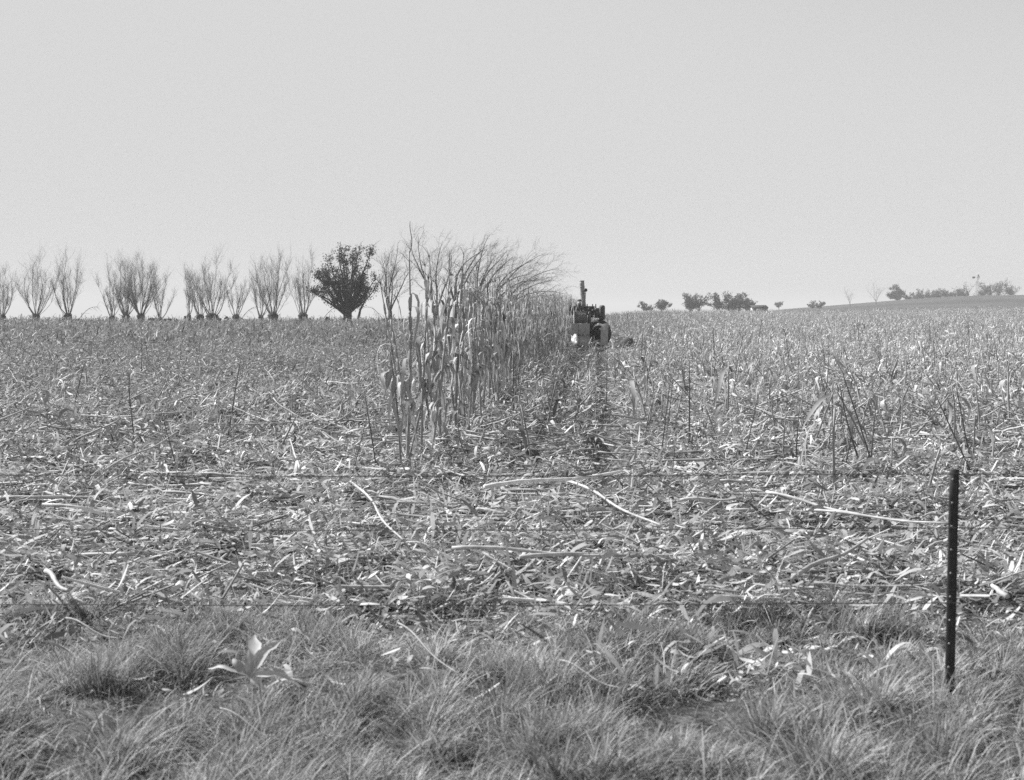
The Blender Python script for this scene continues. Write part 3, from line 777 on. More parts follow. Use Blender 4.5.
def tussocks():
    rs = np.random.RandomState(17); cx_, cy_ = [], []
    while len(cx_) < 330:
        y_ = 4.2 + 3.5 * rs.rand(); x_ = (rs.rand() * 2 - 1) * (.5 * y_ + .6)
        if rs.rand() < .5 + 1.0 * vnoise(np.array([x_]), np.array([y_]), 2.2, 81)[0] and rs.rand() < edge(x_, y_): cx_.append(x_); cy_.append(y_)
    nb = 330; C = np.stack([cx_, cy_], 1); k = rs.randint(0, nb, 52000); N = len(k); size = .6 + .9 * rs.rand(nb)
    a = rs.rand(N) * 2 * PI; rr = .055 * np.abs(rs.randn(N)) * size[k]
    x = C[k, 0] + np.cos(a) * rr; y = C[k, 1] + np.sin(a) * rr
    az = a + rs.randn(N) * .5 + 0; wind = (rs.rand(N) < .15); az = np.where(wind, .4 + rs.randn(N) * .5, az)
    L = (.07 + .15 * rs.rand(N)) * size[k] * (1 - .45 * sm(5.6, 7.2, y)); sp_ = np.clip(.25 + .45 * rs.rand(N) + rr * 3, .1, 1.3); t = np.linspace(0, 1, 5)
    r_ = L[:, None] * sp_[:, None] * t ** 1.4; z_ = L[:, None] * (1.05 * t - (.45 * sp_ + .15 * rs.rand(N))[:, None] * t ** 2.4)
    P = np.stack([x, y, ground_z(x, y) - .01], 1)[:, None] + np.stack([np.cos(az), np.sin(az), 0 * az], 1)[:, None] * r_[..., None]; P[..., 2] += z_
    sa = az + PI / 2 + rs.randn(N) * .7; side = np.stack([np.cos(sa), np.sin(sa), 0 * sa], 1)
    hw = ((.004 + .004 * rs.rand(N))[:, None] * np.array([1, 1, .8, .55, .1]) / 2)[..., None] * side[:, None]
    V = np.stack([P - hw, P + hw], 2).reshape(-1, 3); base = np.arange(N)[:, None] * 10 + np.arange(4)[None] * 2
    F = np.stack([base, base + 1, base + 3, base + 2], -1).reshape(-1, 4)
    tone = np.clip((.24 + .24 * rs.rand(nb))[k] * np.exp(rs.randn(N) * .35), .06, .65)
    tag(link('tussock_grass', mesh_from('tussock_grass', V, F, np.repeat(tone, 10)), M_GRASS), 'bunched tufty grass covering the roadside verge', 'grass', kind='stuff')
edge = lambda x, y: 1 - sm(5.9, 7.9, y + .55 * vnoise(x, y, 1.4, 3) + .25 * vnoise(x, y, 4.0, 4))
tussocks()
blades('verge_grass', 140000, 3.4, 8.4, (.03, .12), .33, 61, 'soft grey grass of the roadside verge', lambda x, y: edge(x, y) * np.clip(.75 + .5 * vnoise(x, y, 2.2, 81), .6, 1), Wm=.0042, lean=.75)
blades('dry_grass', 60000, 3.6, 8.8, (.07, .24), .46, 62, 'paler dry grass blades scattered through the verge', lambda x, y: edge(x, y) * np.clip(.65 + .7 * vnoise(x, y, 3.1, 83), .35, 1), Wm=.0055, lean=1.0, spreadaz=3)
blades('field_grass', 70000, 6.6, 34.0, (.05, .18), .26, 63, 'sparse fine grass growing among the corn litter', lambda x, y: np.clip(.25 + .9 * vnoise(x, y, .9, 55), 0, 1) * (1 - .6 * sm(14, 34, y)), Wm=.004, lean=.7)
TUFTS = ['left of three fine grass tufts in the left of the field', 'middle of three fine grass tufts in the left of the field', 'nearest of three fine grass tufts in the left of the field',
         'grass tuft right of the large pale husk', 'grass tuft between the large pale husk and the slanting stalk', 'grass tuft at the upper end of the slanting stalk', 'grass tuft at the verge edge right of the middle',
         'grass tuft above the thin grey stalk in the verge', 'grass tuft at the verge edge in the right half', 'grass tuft left of the steel post near the wire', 'left of two low grass tufts at the bottom middle',
         'right of two low grass tufts at the bottom middle', 'left of two grass tufts in the lower left corner', 'right of two grass tufts in the lower left corner', 'grass tuft in the verge below the headland, right of the thin grey stalk', 'grass tuft just left of the foot of the steel post']
for k_, (px_, py_) in enumerate(((85, 415), (100, 425), (70, 430), (300, 640), (330, 650), (430, 610), (610, 600), (640, 640), (760, 620), (850, 640), (520, 700), (560, 712), (100, 690), (150, 680), (690, 660), (900, 640))):
    rs_ = np.random.RandomState(k_ + 7); x_, y_ = at(px_, py_); g_ = Geo(); big = 1.6 if py_ < 500 else 1.0
    tl_ = TUFTS[k_]
    for _ in range(130):
        a_ = rs_.rand() * 6.28; L_ = (.12 + .16 * rs_.rand()) * big; t_ = np.linspace(0, 1, 5); sp_ = .25 + .8 * rs_.rand(); b_ = rs_.randn(2) * .06 * big
        p_ = np.stack([b_[0] + math.cos(a_) * L_ * sp_ * t_ ** 1.4, b_[1] + math.sin(a_) * L_ * sp_ * t_ ** 1.4, L_ * (t_ * 1.1 - .5 * sp_ * t_ ** 2.3)], 1)
        ribbon(g_, p_, .005 * np.array([1, 1, .8, .5, .1]), [-math.sin(a_), math.cos(a_), 0], .22 + .25 * rs_.rand())
    tag(g_.build('grass_tuft', M_GRASS, None, False, (x_, y_, gz(x_, y_))), tl_, 'grass tuft', 'grass tufts in the field' if py_ < 500 else 'grass tufts in the verge')

# ------------------------------------------------------------------ wire fence
def fence():
    y = 5.6; xb = (949 - 512) / F_PX * y; z0 = gz(xb, y)
    rt = empty('wire_fence', (xb, y, z0), 'dark studded steel post carrying three thin wires across the verge', 'fence')
    for i, dx in enumerate((0, -5.3, 5.3)):
        H = 1.04 - z0 if i == 0 else .98 - gz(xb + dx, y)
        g_ = Geo(); lean = .024 if i == 0 else -.02
        zb = gz(xb + dx, y) - z0; zt = 1.045 - z0
        def pbox(cx, cy, sx_, sy_):
            k = 12; zz = np.linspace(zb - .3, zt, k)
            V = []
            for z_ in zz:
                ox = dx + lean * (z_ - zb) / (zt - zb)
                V += [[ox + cx - sx_, cy - sy_, z_], [ox + cx + sx_, cy - sy_, z_], [ox + cx + sx_, cy + sy_, z_], [ox + cx - sx_, cy + sy_, z_]]
            ii_ = np.arange(k - 1)[:, None] * 4; jj = np.arange(4)[None]; jn = (jj + 1) % 4
            F_ = np.stack([ii_ + jj, ii_ + jn, ii_ + 4 + jn, ii_ + 4 + jj], -1).reshape(-1, 4)
            F_ = np.concatenate([F_, [[0, 3, 2, 1], [4 * k - 4, 4 * k - 3, 4 * k - 2, 4 * k - 1]]])
            g_.add(V, F_, .05)
        pbox(0, 0, .021, .004); pbox(.002, .022, .004, .0175)
        post = g_.build('post', M_POST, rt)
        g2 = Geo(); tube(g2, [[0, .004, 0], [0, -.006, .002]], [.006, .004], 6, .5); sme = g2.mesh('stud'); sme.materials.append(M_STUD)
        zz = zb + .10
        while zz < zt - .01:
            o = bpy.data.objects.new('stud', sme); COL.objects.link(o); o.parent = post
            o.location = (dx + lean * (zz - zb) / (zt - zb) - .009, -.007, zz); zz += .105
    for z_ in (1.028, .787, .452):
        g_ = Geo(); xs_ = np.linspace(-5.3, 5.3, 160); zw = z_ - z0 - .012 * np.abs(np.sin(xs_ / 5.3 * PI))
        P_ = np.stack([xs_, 0 * xs_ - .018 + .0012 * np.sin(xs_ * 90), zw + .0012 * np.cos(xs_ * 90)], 1)
        tube(g_, P_, .0021, 4, .06)
        for xb_ in np.arange(-5.2, 5.2, .13):
            zz = np.interp(xb_, xs_, zw)
            tube(g_, [[xb_ - .006, -.018, zz - .012], [xb_ + .006, -.018, zz + .012]], .001, 3, .06)
            tube(g_, [[xb_ + .006, -.018, zz - .011], [xb_ - .004, -.018, zz + .011]], .001, 3, .06)
        g_.build('wire', M_WIRE, rt)
fence()

# ------------------------------------------------------------------ trees
def curve(p, d, L, k, bendv, wob, rs):
    pts = [np.array(p, float)]; d = np.array(d, float)
    for i in range(k):
        d = unit(d + np.array(bendv) / k + rs.randn(3) * wob / math.sqrt(k)); pts.append(pts[-1] + d * L / k)
    return np.array(pts), d

def post_bend(V, H, lean):
    V = V.copy(); q = np.clip(V[:, 2] / H, 0, 1.3); V[:, 0] += lean * H * q ** 1.9; V[:, 2] -= abs(lean) * H * .25 * q ** 2.4; return V

def tree_obj(name, px, y, zb, trunk, crown, leaves, label, cat, group, H, lean):
    x = (px - 512) / F_PX * y
    rt = empty(name, (x, y, zb), label, cat, group)
    for pn, g_, mt in (('trunk', trunk, M_BARK), ('crown', crown, M_BARK), ('leaves', leaves, M_FOLI)):
        if g_ is None or not g_.n: continue
        V, F, T = g_.arrays(); V = post_bend(V, H, lean * .45)
        link(pn, mesh_from(pn, V, F, T, pn != 'leaves'), mt, rt)
    return rt

def pollard(px, y, H, seed, label, n=12, spread=.6, lean=0.0, sink=0.35, stump=.32):
    rs = np.random.RandomState(seed); tr, cr_ = Geo(), Geo()
    x = (px - 512) / F_PX * y; zb = gz(x, y) - sink
    H = H * 1.12; n = int(n * 1.2); hs = H * .13 + .25
    tube(tr, [[0, 0, -.3], [.03, 0, hs * .5], [-.03, 0, hs * .85], [0, 0, hs * 1.05]], [stump * 1.15, stump, stump * 1.25, stump * .7], 9, .07)
    for i in range(n):
        f = (i + .5) / n * 2 - 1; th = f * spread * 1.0 + rs.randn() * .10; b = rs.randn() * .35
        d = unit(np.array([math.sin(th) * 1.25, b, math.cos(th)]))
        p0 = [f * stump * .7, rs.randn() * .1, hs * (.8 + .15 * rs.rand())]
        L = (H - hs) * (.55 + .52 * rs.rand()) * (1 - .15 * abs(f))
        pts, _ = curve(p0, d, L, 9, [-.75 * math.sin(th) + .2 * rs.randn(), 0, .5], .25, rs)
        t = np.linspace(0, 1, 10); r0 = .034 + .024 * rs.rand() if i % 2 else .022
        tube(cr_, pts, r0 * (1 - .88 * t) + .003, 4, .20)
        for j in range(18):
            q = .2 + .78 * rs.rand(); pp = np.array([np.interp(q, t, pts[:, c]) for c in range(3)])
            d2 = unit(np.array([math.sin(th) * .5 + rs.randn() * .38, rs.randn() * .4, 1.0]))
            p2, _ = curve(pp, d2, L * (.10 + .2 * rs.rand()), 4, [0, 0, .2], .25, rs)
            tube(cr_, p2, [.009, .007, .006, .005, .003], 3, .26, False)
            for l in range(7):
                pp3 = p2[1 + l % 4]; d3 = unit(np.array([rs.randn() * .5, rs.randn() * .5, .8]))
                p3, _ = curve(pp3, d3, L * (.05 + .1 * rs.rand()), 2, [0, 0, .2], .25, rs)
                tube(cr_, p3, [.0045, .004, .0025], 3, .24, False)
    tree_obj('pollard_tree', px, y, zb, tr, cr_, None, label, 'tree', 'pollard trees along the left skyline', H, lean)

def bare_tree(px, y, H, seed, label, limbs=5, lean=.25, spread=.45, sub=11, sub2=8, sink=.4, r=.2, group='bare wind-swept trees behind the standing corn', name='bare_tree', fork=.2):
    rs = np.random.RandomState(seed); tr, cr_ = Geo(), Geo()
    x = (px - 512) / F_PX * y; zb = gz(x, y) - sink
    ht = H * fork
    tube(tr, [[0, 0, -.3], [.03, 0, ht * .5], [0, 0, ht * 1.05]], [r * 1.3, r, r * .95], 8, .07)
    for i in range(limbs):
        f = ((i + .5) / limbs * 2 - 1) if limbs > 1 else 0; th = f * spread + rs.randn() * .08
        d = unit(np.array([math.sin(th) - .05, rs.randn() * .3, math.cos(th)]))
        L = (H - ht) * (.8 + .3 * rs.rand()) * (1 + .35 * lean)
        pts, _ = curve([0, 0, ht * .9], d, L, 12, [lean * 2.6 * (.8 + .4 * rs.rand()), 0, .25 - .5 * lean], .3, rs); t = np.linspace(0, 1, 13)
        tg = unit(np.gradient(pts, axis=0))
        tube(cr_, pts, r * .42 * (1 - .9 * t) + .008, 5, .11)
        for j in range(sub):
            q = .18 + .8 * (j + rs.rand()) / sub; pp = np.array([np.interp(q, t, pts[:, c]) for c in range(3)]); T_ = tg[min(12, int(q * 12))]
            sg = (1 if j % 2 else -1) * (.35 + .45 * rs.rand())
            nrm = np.array([T_[2], 0, -T_[0]])
            d2 = unit(T_ + nrm * sg + np.array([0, rs.randn() * .5, .1]))
            L2 = L * (.20 + .25 * rs.rand()) * (1.25 - .65 * q)
            p2, _ = curve(pp, d2, L2, 6, [.25 + .5 * lean, 0, .3 - .3 * lean], .3, rs)
            tube(cr_, p2, np.linspace(.026 * (1.2 - q * .7), .006, 7), 3, .15, False)
            for l in range(sub2):
                e = rs.randint(1, 7); T2 = unit(p2[min(e, 6)] - p2[e - 1]); d3 = unit(T2 + rs.randn(3) * [.5, .4, .5] + [.1, 0, .15])
                p3, _ = curve(p2[e], d3, L2 * (.25 + .3 * rs.rand()), 3, [.2, 0, .1], .3, rs)
                tube(cr_, p3, [.009, .007, .005, .003], 3, .18, False)
                for m_ in range(3):
                    d4 = unit(unit(p3[-1] - p3[0]) + rs.randn(3) * .5)
                    tube(cr_, [p3[1 + m_ % 3], p3[1 + m_ % 3] + d4 * L2 * .2], [.005, .003], 3, .2, False)
    tree_obj(name, px, y, zb, tr, cr_, None, label, 'tree', group, H, 0.0)

YL = 118.0
pollard(36, YL, 6.0, 1, 'pollard tree at the far left end of the row', 12, .75)
pollard(68, YL, 6.1, 2, 'wide open pollard tree on a leaning base, second from the left end', 10, .6)
pollard(2, YL + 2, 5.6, 19, 'pollard tree outside the left end of the pollard row', 10, .6)
pollard(112, YL + 3, 5.0, 3, 'thin low pollard tree beside the dense pair', 8, .5, 0, .35, .26)
pollard(126, YL, 5.8, 4, 'left of the dense touching pair of pollard trees', 16, .55)
pollard(141, YL, 6.2, 5, 'right of the dense touching pair of pollard trees', 16, .65)
pollard(160, YL + 5, 5.3, 6, 'sparse spindly pollard tree just right of the dense pair', 7, .5, 0.05, .5, .2)
pollard(189, YL + 1, 5.6, 7, 'slim pollard tree with a single narrow base', 5, .28, 0, .3, .18)
pollard(200, YL + 2, 5.4, 24, 'left-leaning pollard tree beside the broad dark-based one', 8, .5, -.04, .3, .35)
pollard(212, YL, 6.0, 8, 'broad pollard tree with a wide dark base beside cut stumps', 14, .68, .03, .35, .5)
pollard(236, YL + 2, 5.3, 9, 'narrow pollard tree between two broader ones', 7, .42, 0, .3, .3)
pollard(261, YL + 4, 5.6, 10, 'thin pollard tree leaning against its broader neighbour', 8, .5, -.05, .4, .22)
pollard(273, YL, 6.5, 11, 'tall broad pollard tree in the middle of the row', 14, .52, 0, .35, .42)
pollard(303, YL, 6.0, 12, 'pollard tree just left of the dark leafy tree', 10, .45, .03, .3, .4)

bare_tree(390, YL, 7.0, 13, 'bare tree between the dark leafy tree and the corn', 5, .06, .42, 11, 8)
bare_tree(436, YL + 3, 8.6, 14, 'tall bare tree with a rounded crown at the left of the wind-swept group', 5, .05, .5, 10, 7, r=.26)
bare_tree(455, YL, 8.3, 15, 'bare tree with slanting limbs behind the tallest corn', 4, .24, .3, 10, 7, r=.30, fork=.28)
bare_tree(477, YL + 6, 8.6, 17, 'bare tree leaning right in the middle of the wind-swept group', 4, .38, .3, 10, 7, r=.28, fork=.28)
bare_tree(491, YL, 7.5, 16, 'bare tree bent strongly to the right behind the corn rows', 5, .58, .3, 10, 7, r=.26)
bare_tree(507, YL + 4, 6.6, 28, 'bare tree sweeping farthest right, last of the wind-bent group', 5, .85, .35, 11, 8, r=.22)

def dark_tree(px, y, H, Wd, seed, label):
    rs = np.random.RandomState(seed); tr, cr_, lf = Geo(), Geo(), Geo()
    x = (px - 512) / F_PX * y; zb = gz(x, y) - .4
    tube(tr, [[0, 0, -.3], [0, 0, .6], [.05, 0, 1.3], [.05, 0, 1.9]], [.5, .42, .4, .3], 9, .05)
    tube(tr, [[1.15, 0, -.3], [1.05, 0, .7], [1.25, 0, 1.6], [1.7, 0, 2.4]], [.16, .13, .11, .06], 6, .05)
    P, S = [], []
    nl = 22
    for i in range(nl):
        f = (i + .5) / nl * 2 - 1; th = f * .92 + rs.randn() * .08
        d = unit(np.array([math.sin(th), rs.randn() * .35, math.cos(th)]))
        L = (H - .9) * (1.0 - .42 * abs(f) ** 1.2) * (.78 + .32 * rs.rand())
        pts, _ = curve([0, 0, 1.0 + .5 * (1 - abs(f))], d, L, 9, [0, 0, .12], .25, rs); t = np.linspace(0, 1, 10)
        tube(cr_, pts, .13 * (1 - .9 * t) + .01, 5, .05)
        for j in range(14):
            q = .25 + .75 * rs.rand(); pp = np.array([np.interp(q, t, pts[:, c]) for c in range(3)])
            d2 = unit(np.array([rs.randn() * .7 + .2 * f, rs.randn() * .6, .7])); L2 = .4 + .6 * rs.rand()
            p2, _ = curve(pp, d2, L2, 4, [0, 0, .2], .3, rs)
            tube(cr_, p2, [.03, .022, .016, .01, .006], 3, .05, False)
            for kk in range(rs.randint(2, 7) if rs.rand() < .9 else 0):
                P.append(p2[rs.randint(1, 5)]); S.append(.09 + .16 * rs.rand())
    P = np.array(P); S = np.array(S); rep = 13
    C = np.repeat(P, rep, 0) + rs.randn(len(P) * rep, 3) * np.repeat(S, rep)[:, None]
    N = len(C); d = unit(rs.randn(N, 3)); up = unit(rs.randn(N, 3))
    V, F, T = ribbons(C, d, .07 + .10 * rs.rand(N), .05 + .06 * rs.rand(N), 0 * C[:, 0], 1, .05 * np.exp(rs.randn(N) * .35), None, up)
    lf.add(V, F, T)
    tree_obj('leafy_tree', px, y, zb, tr, cr_, lf, label, 'tree', None, H, 0.0)
dark_tree(347, YL - 1, 7.7, 6, 77, 'dark tree still in leaf, the only one in the left skyline row')

def small_tree(px, y, H, Wd, seed, label, group, lean=0., tone=.06, dens=1.0, name='distant_tree', zb=None, leafs=.30, round_=.0):
    rs = np.random.RandomState(seed); tr, cr_, lf = Geo(), Geo(), Geo()
    x = (px - 512) / F_PX * y
    zb = gz(x, y) - .3 if zb is None else zb
    tube(tr, [[0, 0, -.3], [0, 0, H * .2], [0, 0, H * .45]], [H * .035, H * .028, H * .02], 6, .06)
    P = []
    for i in range(9):
        th = rs.rand() * 6.28; ph = (.15 + .9 * rs.rand())
        d = unit(np.array([math.cos(th) * ph * Wd / H * 1.5, math.sin(th) * ph * .8, .25 + .6 * rs.rand()]))
        pts, _ = curve([0, 0, H * (.02 + .25 * rs.rand())], d, H * (.45 + .38 * rs.rand()), 5, [0, 0, .2], .3, rs)
        tube(cr_, pts, np.linspace(H * .016, H * .004, 6), 4, .06, False)
        for j in range(10):
            q = pts[rs.randint(1, 6)]; d2 = unit(np.array([rs.randn() * .7, rs.randn() * .7, .6])); e = q + d2 * H * (.08 + .12 * rs.rand())
            tube(cr_, [q, e], [H * .005, H * .002], 3, .07, False); P.append(e)
    P = np.array(P); n_ = int(19 * dens)
    if n_:
        C = np.repeat(P, n_, 0) + rs.randn(len(P) * n_, 3) * H * .05
        N = len(C); V, F, T = ribbons(C, unit(rs.randn(N, 3)), leafs * (.5 + rs.rand(N)), leafs * .7 * (.5 + rs.rand(N)), 0 * C[:, 0], 1, tone * np.exp(rs.randn(N) * .35), None, unit(rs.randn(N, 3)))
        lf.add(V, F, T)
    tree_obj(name, px, y, zb, tr, cr_, lf, label, 'tree', group, H, lean)

# trees just beyond the field's crest, right of the machine
Gm = 'distant trees beyond the crest right of the machine'
for i, (px, H, Wd, lean, dn, lab) in enumerate((
    (645, 3.2, 3.5, .1, .5, 'low thin distant tree nearest the machine'),
    (662, 4.0, 4.0, .1, .9, 'small rounded distant tree second from the machine'),
    (690, 5.4, 4.8, .25, 1.0, 'left of the larger wind-bent distant trees'),
    (699, 5.6, 2.8, .4, .8, 'wind-bent distant tree with a slanting top beside the gap'),
    (717, 4.8, 4.5, .3, .9, 'distant tree just right of the gap in the wind-bent group'),
    (729, 5.6, 3.8, .3, 1.0, 'tallest distant tree in the middle of the wind-bent group'),
    (739, 5.2, 3.5, .35, .9, 'distant tree near the dark-roofed shed'),
    (746, 4.6, 2.6, .5, .8, 'steeply leaning distant tree next to the dark-roofed shed'))):
    y = 330.; small_tree(px, y, H, Wd, 600 + i, lab, Gm, lean, .075, dn, zb=EYE + (312 - 311) / F_PX * y - .4)
for i, (px, pyt, lab) in enumerate(((779, 304, 'faint bare distant bush right of the shed'), (812, 302, 'small distant bush where the far hill begins'), (820, 302, 'small distant bush on the foot of the far hill, right of its twin'))):
    y = 420.; small_tree(px, y, 2.8, 3.2, 640 + i, lab, 'bushes at the foot of the far hill', .1, .11, .35, name='distant_bush', zb=EYE + (312 - 309) / F_PX * y)

def on_hill(px, y):   # base height on the far hill
    return gz((px - 512) / F_PX * y, y) - 1.0
small_tree(897, 520, 6.6, 6.0, 700, 'dense dark round tree standing alone on the far hill', 'trees on the far hill', 0, .045, 5.0, zb=on_hill(897, 520) + .3)
small_tree(908, 520, 4.0, 3.0, 701, 'small tree beside the dense round tree on the far hill', 'trees on the far hill', 0, .06, 1.0, zb=on_hill(908, 520))
bare_tree(876, 420, 7.0, 702, 'small bare tree on the slope left of the dense round tree', 5, .05, .8, 7, 4, sink=.4, r=.12, group='trees on the far hill', name='distant_bare_tree')
bare_tree(850, 420, 6.5, 703, 'thin bare tree low on the slope of the far hill', 4, .05, .4, 6, 4, sink=.4, r=.10, group='trees on the far hill', name='distant_bare_tree')
for i, px in enumerate((917, 923, 930, 936, 941, 947, 953)):
    o = small_tree(px, 540, 4.4 + (i * 37 % 10) / 8, 4.5, 710 + i, ('left end tree', 'second tree from the left', 'third tree from the left', 'middle tree', 'third tree from the right', 'second tree from the right', 'right end tree')[i] + ' in the low hedge on the far hill', 'hedge trees on the far hill', 0, .09, .8, zb=on_hill(px, 540))
for i, (px, H, dn, lab) in enumerate(((962, 5.0, 1.4, 'dark low tree left of the windmill'), (968, 8.2, .2, 'tall bare-topped tree left of the windmill'), (983, 6.0, 1.0, 'leafy tree just right of the windmill'),
                                      (990, 8.6, .7, 'tall loose tree at the right edge of the far hill'), (999, 8.2, .8, 'tree at the right end of the far hill'), (1012, 7.0, .9, 'tree beyond the right end of the far hill'))):
    small_tree(px, 540, H, 6.0, 730 + i, lab, 'trees on the far hill', 0, .085, dn, zb=on_hill(px, 540))

# ------------------------------------------------------------------ windmill, shed, stumps
def windmill():
    y = 500.; x = (977.5 - 512) / F_PX * y; zb = gz(x, y); top = EYE + (312 - 277.5) / F_PX * y - zb
    rt = empty('windmill', (x, y, zb), 'thin farm windmill with its tail vane to the left on the far hill', 'windmill')
    g_ = Geo()
    for sx_ in (-1, 1):
        for sy_ in (-1, 1): tube(g_, [[sx_ * .8, sy_ * .8, 0], [sx_ * .08, sy_ * .08, top]], .04, 4, .2)
    for k in range(5):
        a, b = k / 5, (k + 1) / 5; wa, wb = .8 - .72 * a, .8 - .72 * b
        for sy_ in (-1, 1):
            tube(g_, [[-wa, sy_ * wa, top * a], [wb, sy_ * wb, top * b]], .02, 3, .2); tube(g_, [[wa, sy_ * wa, top * a], [-wb, sy_ * wb, top * b]], .02, 3, .2)
            tube(g_, [[-wb, sy_ * wb, top * b], [wb, sy_ * wb, top * b]], .02, 3, .2)
    g_.build('tower', M_PIPE, rt)
    g_ = Geo()
    for k in range(14):
        a = k / 14 * 2 * PI; c = np.array([.35, math.cos(a) * .75, top + math.sin(a) * .75])
        V = []; 
        for rr, ww in ((.35, .08), (1.25, .2)):
            for s_ in (-1, 1):
                V.append([.35 + .06 * s_, math.cos(a) * rr - math.sin(a) * ww * s_, top + math.sin(a) * rr + math.cos(a) * ww * s_])
        g_.add(V, [[0, 1, 3, 2]], .1)
    tube(g_, [[-.1, 0, top], [.5, 0, top]], .09, 6, .1)
    g_.build('wheel', M_DARK, rt)
    g_ = Geo(); tube(g_, [[0, 0, top], [-1.0, 0, top]], .03, 4, .1); box(g_, [-1.55, 0, top], [1.1, .04, .75], .1); box(g_, [-1.2, 0, top], [.5, .045, .4], .1)
    g_.build('tail_vane', M_DARK, rt)
windmill()

def shed():
    y = 320.; x = (759 - 512) / F_PX * y; zt = EYE + (312 - 305.4) / F_PX * y
    rt = empty('shed', (x, y, zt - 2.4), 'long low shed with a dark roof beyond the crest of the field', 'shed')
    g_ = Geo(); box(g_, [0, 0, .9], [3.8, 2.6, 1.8], .5); g_.build('wall', M_WALL, rt)
    g_ = Geo()
    V = [[-2.05, -1.6, 1.5], [2.05, -1.6, 1.5], [2.05, 1.5, 2.4], [-2.05, 1.5, 2.4], [-2.05, -1.6, 2.0], [2.05, -1.6, 2.0], [2.05, 1.5, 2.5], [-2.05, 1.5, 2.5]]
    g_.add(V, [[0, 3, 2, 1], [4, 5, 6, 7], [0, 1, 5, 4], [1, 2, 6, 5], [2, 3, 7, 6], [3, 0, 4, 7]], .04); g_.build('roof', M_ROOF, rt)
    for xx in (-1.35, 1.45):
        g_ = Geo(); box(g_, [xx, -1.303, .85], [.9, .02, 1.65], .04); g_.build('door', M_ROOF, rt)
shed()

def stump(px, wpx, hpx, seed, label, y=117.):
    rs = np.random.RandomState(seed); x = (px - 512) / F_PX * y; g_ = Geo()
    w_ = wpx / F_PX * y / 2; top = EYE - (321 - hpx - 312) / F_PX * y - gz(x, y)
    t = np.linspace(0, 1, 5)
    tube(g_, np.stack([.05 * rs.randn(5) * t, 0 * t, -.3 + (top + .3) * t], 1), w_ * (1.1 - .15 * t + .06 * rs.randn(5)), 9, .05)
    tag(g_.build('tree_stump', M_BARK, None, False, (x, y, gz(x, y))), label, 'tree stump', 'cut stumps on the left skyline')
stump(219, 5, 3, 1, 'cut stump touching the broad dark-based pollard tree'); stump(226.5, 5, 3.6, 2, 'square cut stump standing apart between two pollard trees')
stump(328, 5, 4, 3, 'cut stump left of the dark leafy tree'); stump(185, 2.4, 5, 4, 'thin short stump at the foot of the slim pollard tree')
stump(310, 3, 3, 5, 'small stump at the foot of the pollard tree nearest the dark leafy tree')
def log(px0, px1, label, y=115.5, r=.14):
    g_ = Geo(); x0, x1 = (px0 - 512) / F_PX * y, (px1 - 512) / F_PX * y; t = np.linspace(0, 1, 8)
    c = Vector(((x0 + x1) / 2, y, gz((x0 + x1) / 2, y)))
    xx = x0 + (x1 - x0) * t
    tube(g_, np.stack([xx - c.x, .2 * np.sin(t * 4), ground_z(xx, 0 * xx + y) - c.z + .22 + .05 * np.sin(t * 9)], 1), r * (1.1 - .4 * t), 7, .06)
    tag(g_.build('fallen_log', M_BARK, None, True, c), label, 'log', 'fallen logs on the left skyline')
log(62, 82, 'fallen log lying at the base of the wide open pollard tree'); log(148, 172, 'long fallen log right of the dense pair of pollard trees'); log(384, 408, 'fallen log at the foot of the bare tree by the corn')

# arched broken branches hanging to the ground between the pollards
def loose_branch(px, side, label, seed, y=117.):
    rs = np.random.RandomState(seed); x = (px - 512) / F_PX * y; g_ = Geo(); t = np.linspace(0, 1, 10)
    tube(g_, np.stack([side * 2.2 * t, 0 * t, 1.1 * np.sin(t * 2.3) + .6 * t - .1], 1), .03 - .02 * t, 4, .09)
    for i in range(7):
        q = rs.randint(2, 9); b = np.array([side * 2.2 * t[q], 0, 1.1 * math.sin(t[q] * 2.3) + .6 * t[q] - .1])
        tube(g_, [b, b + unit(np.array([side * .7, rs.randn() * .3, rs.randn() * .7])) * .6], [.012, .006], 3, .09)
    tag(g_.build('fallen_branch', M_BARK, None, False, (x, y, gz(x, y))), label, 'branch', 'fallen branches on the left skyline')
loose_branch(76, 1, 'thin arching branch right of the wide open pollard tree', 1); loose_branch(238, 1, 'low thin branch slanting right from the narrow pollard tree', 2)
loose_branch(320, 1, 'thin branch slanting up toward the dark leafy tree', 3); loose_branch(386, -1, 'thin branch spreading left from the bare tree by the corn', 4)

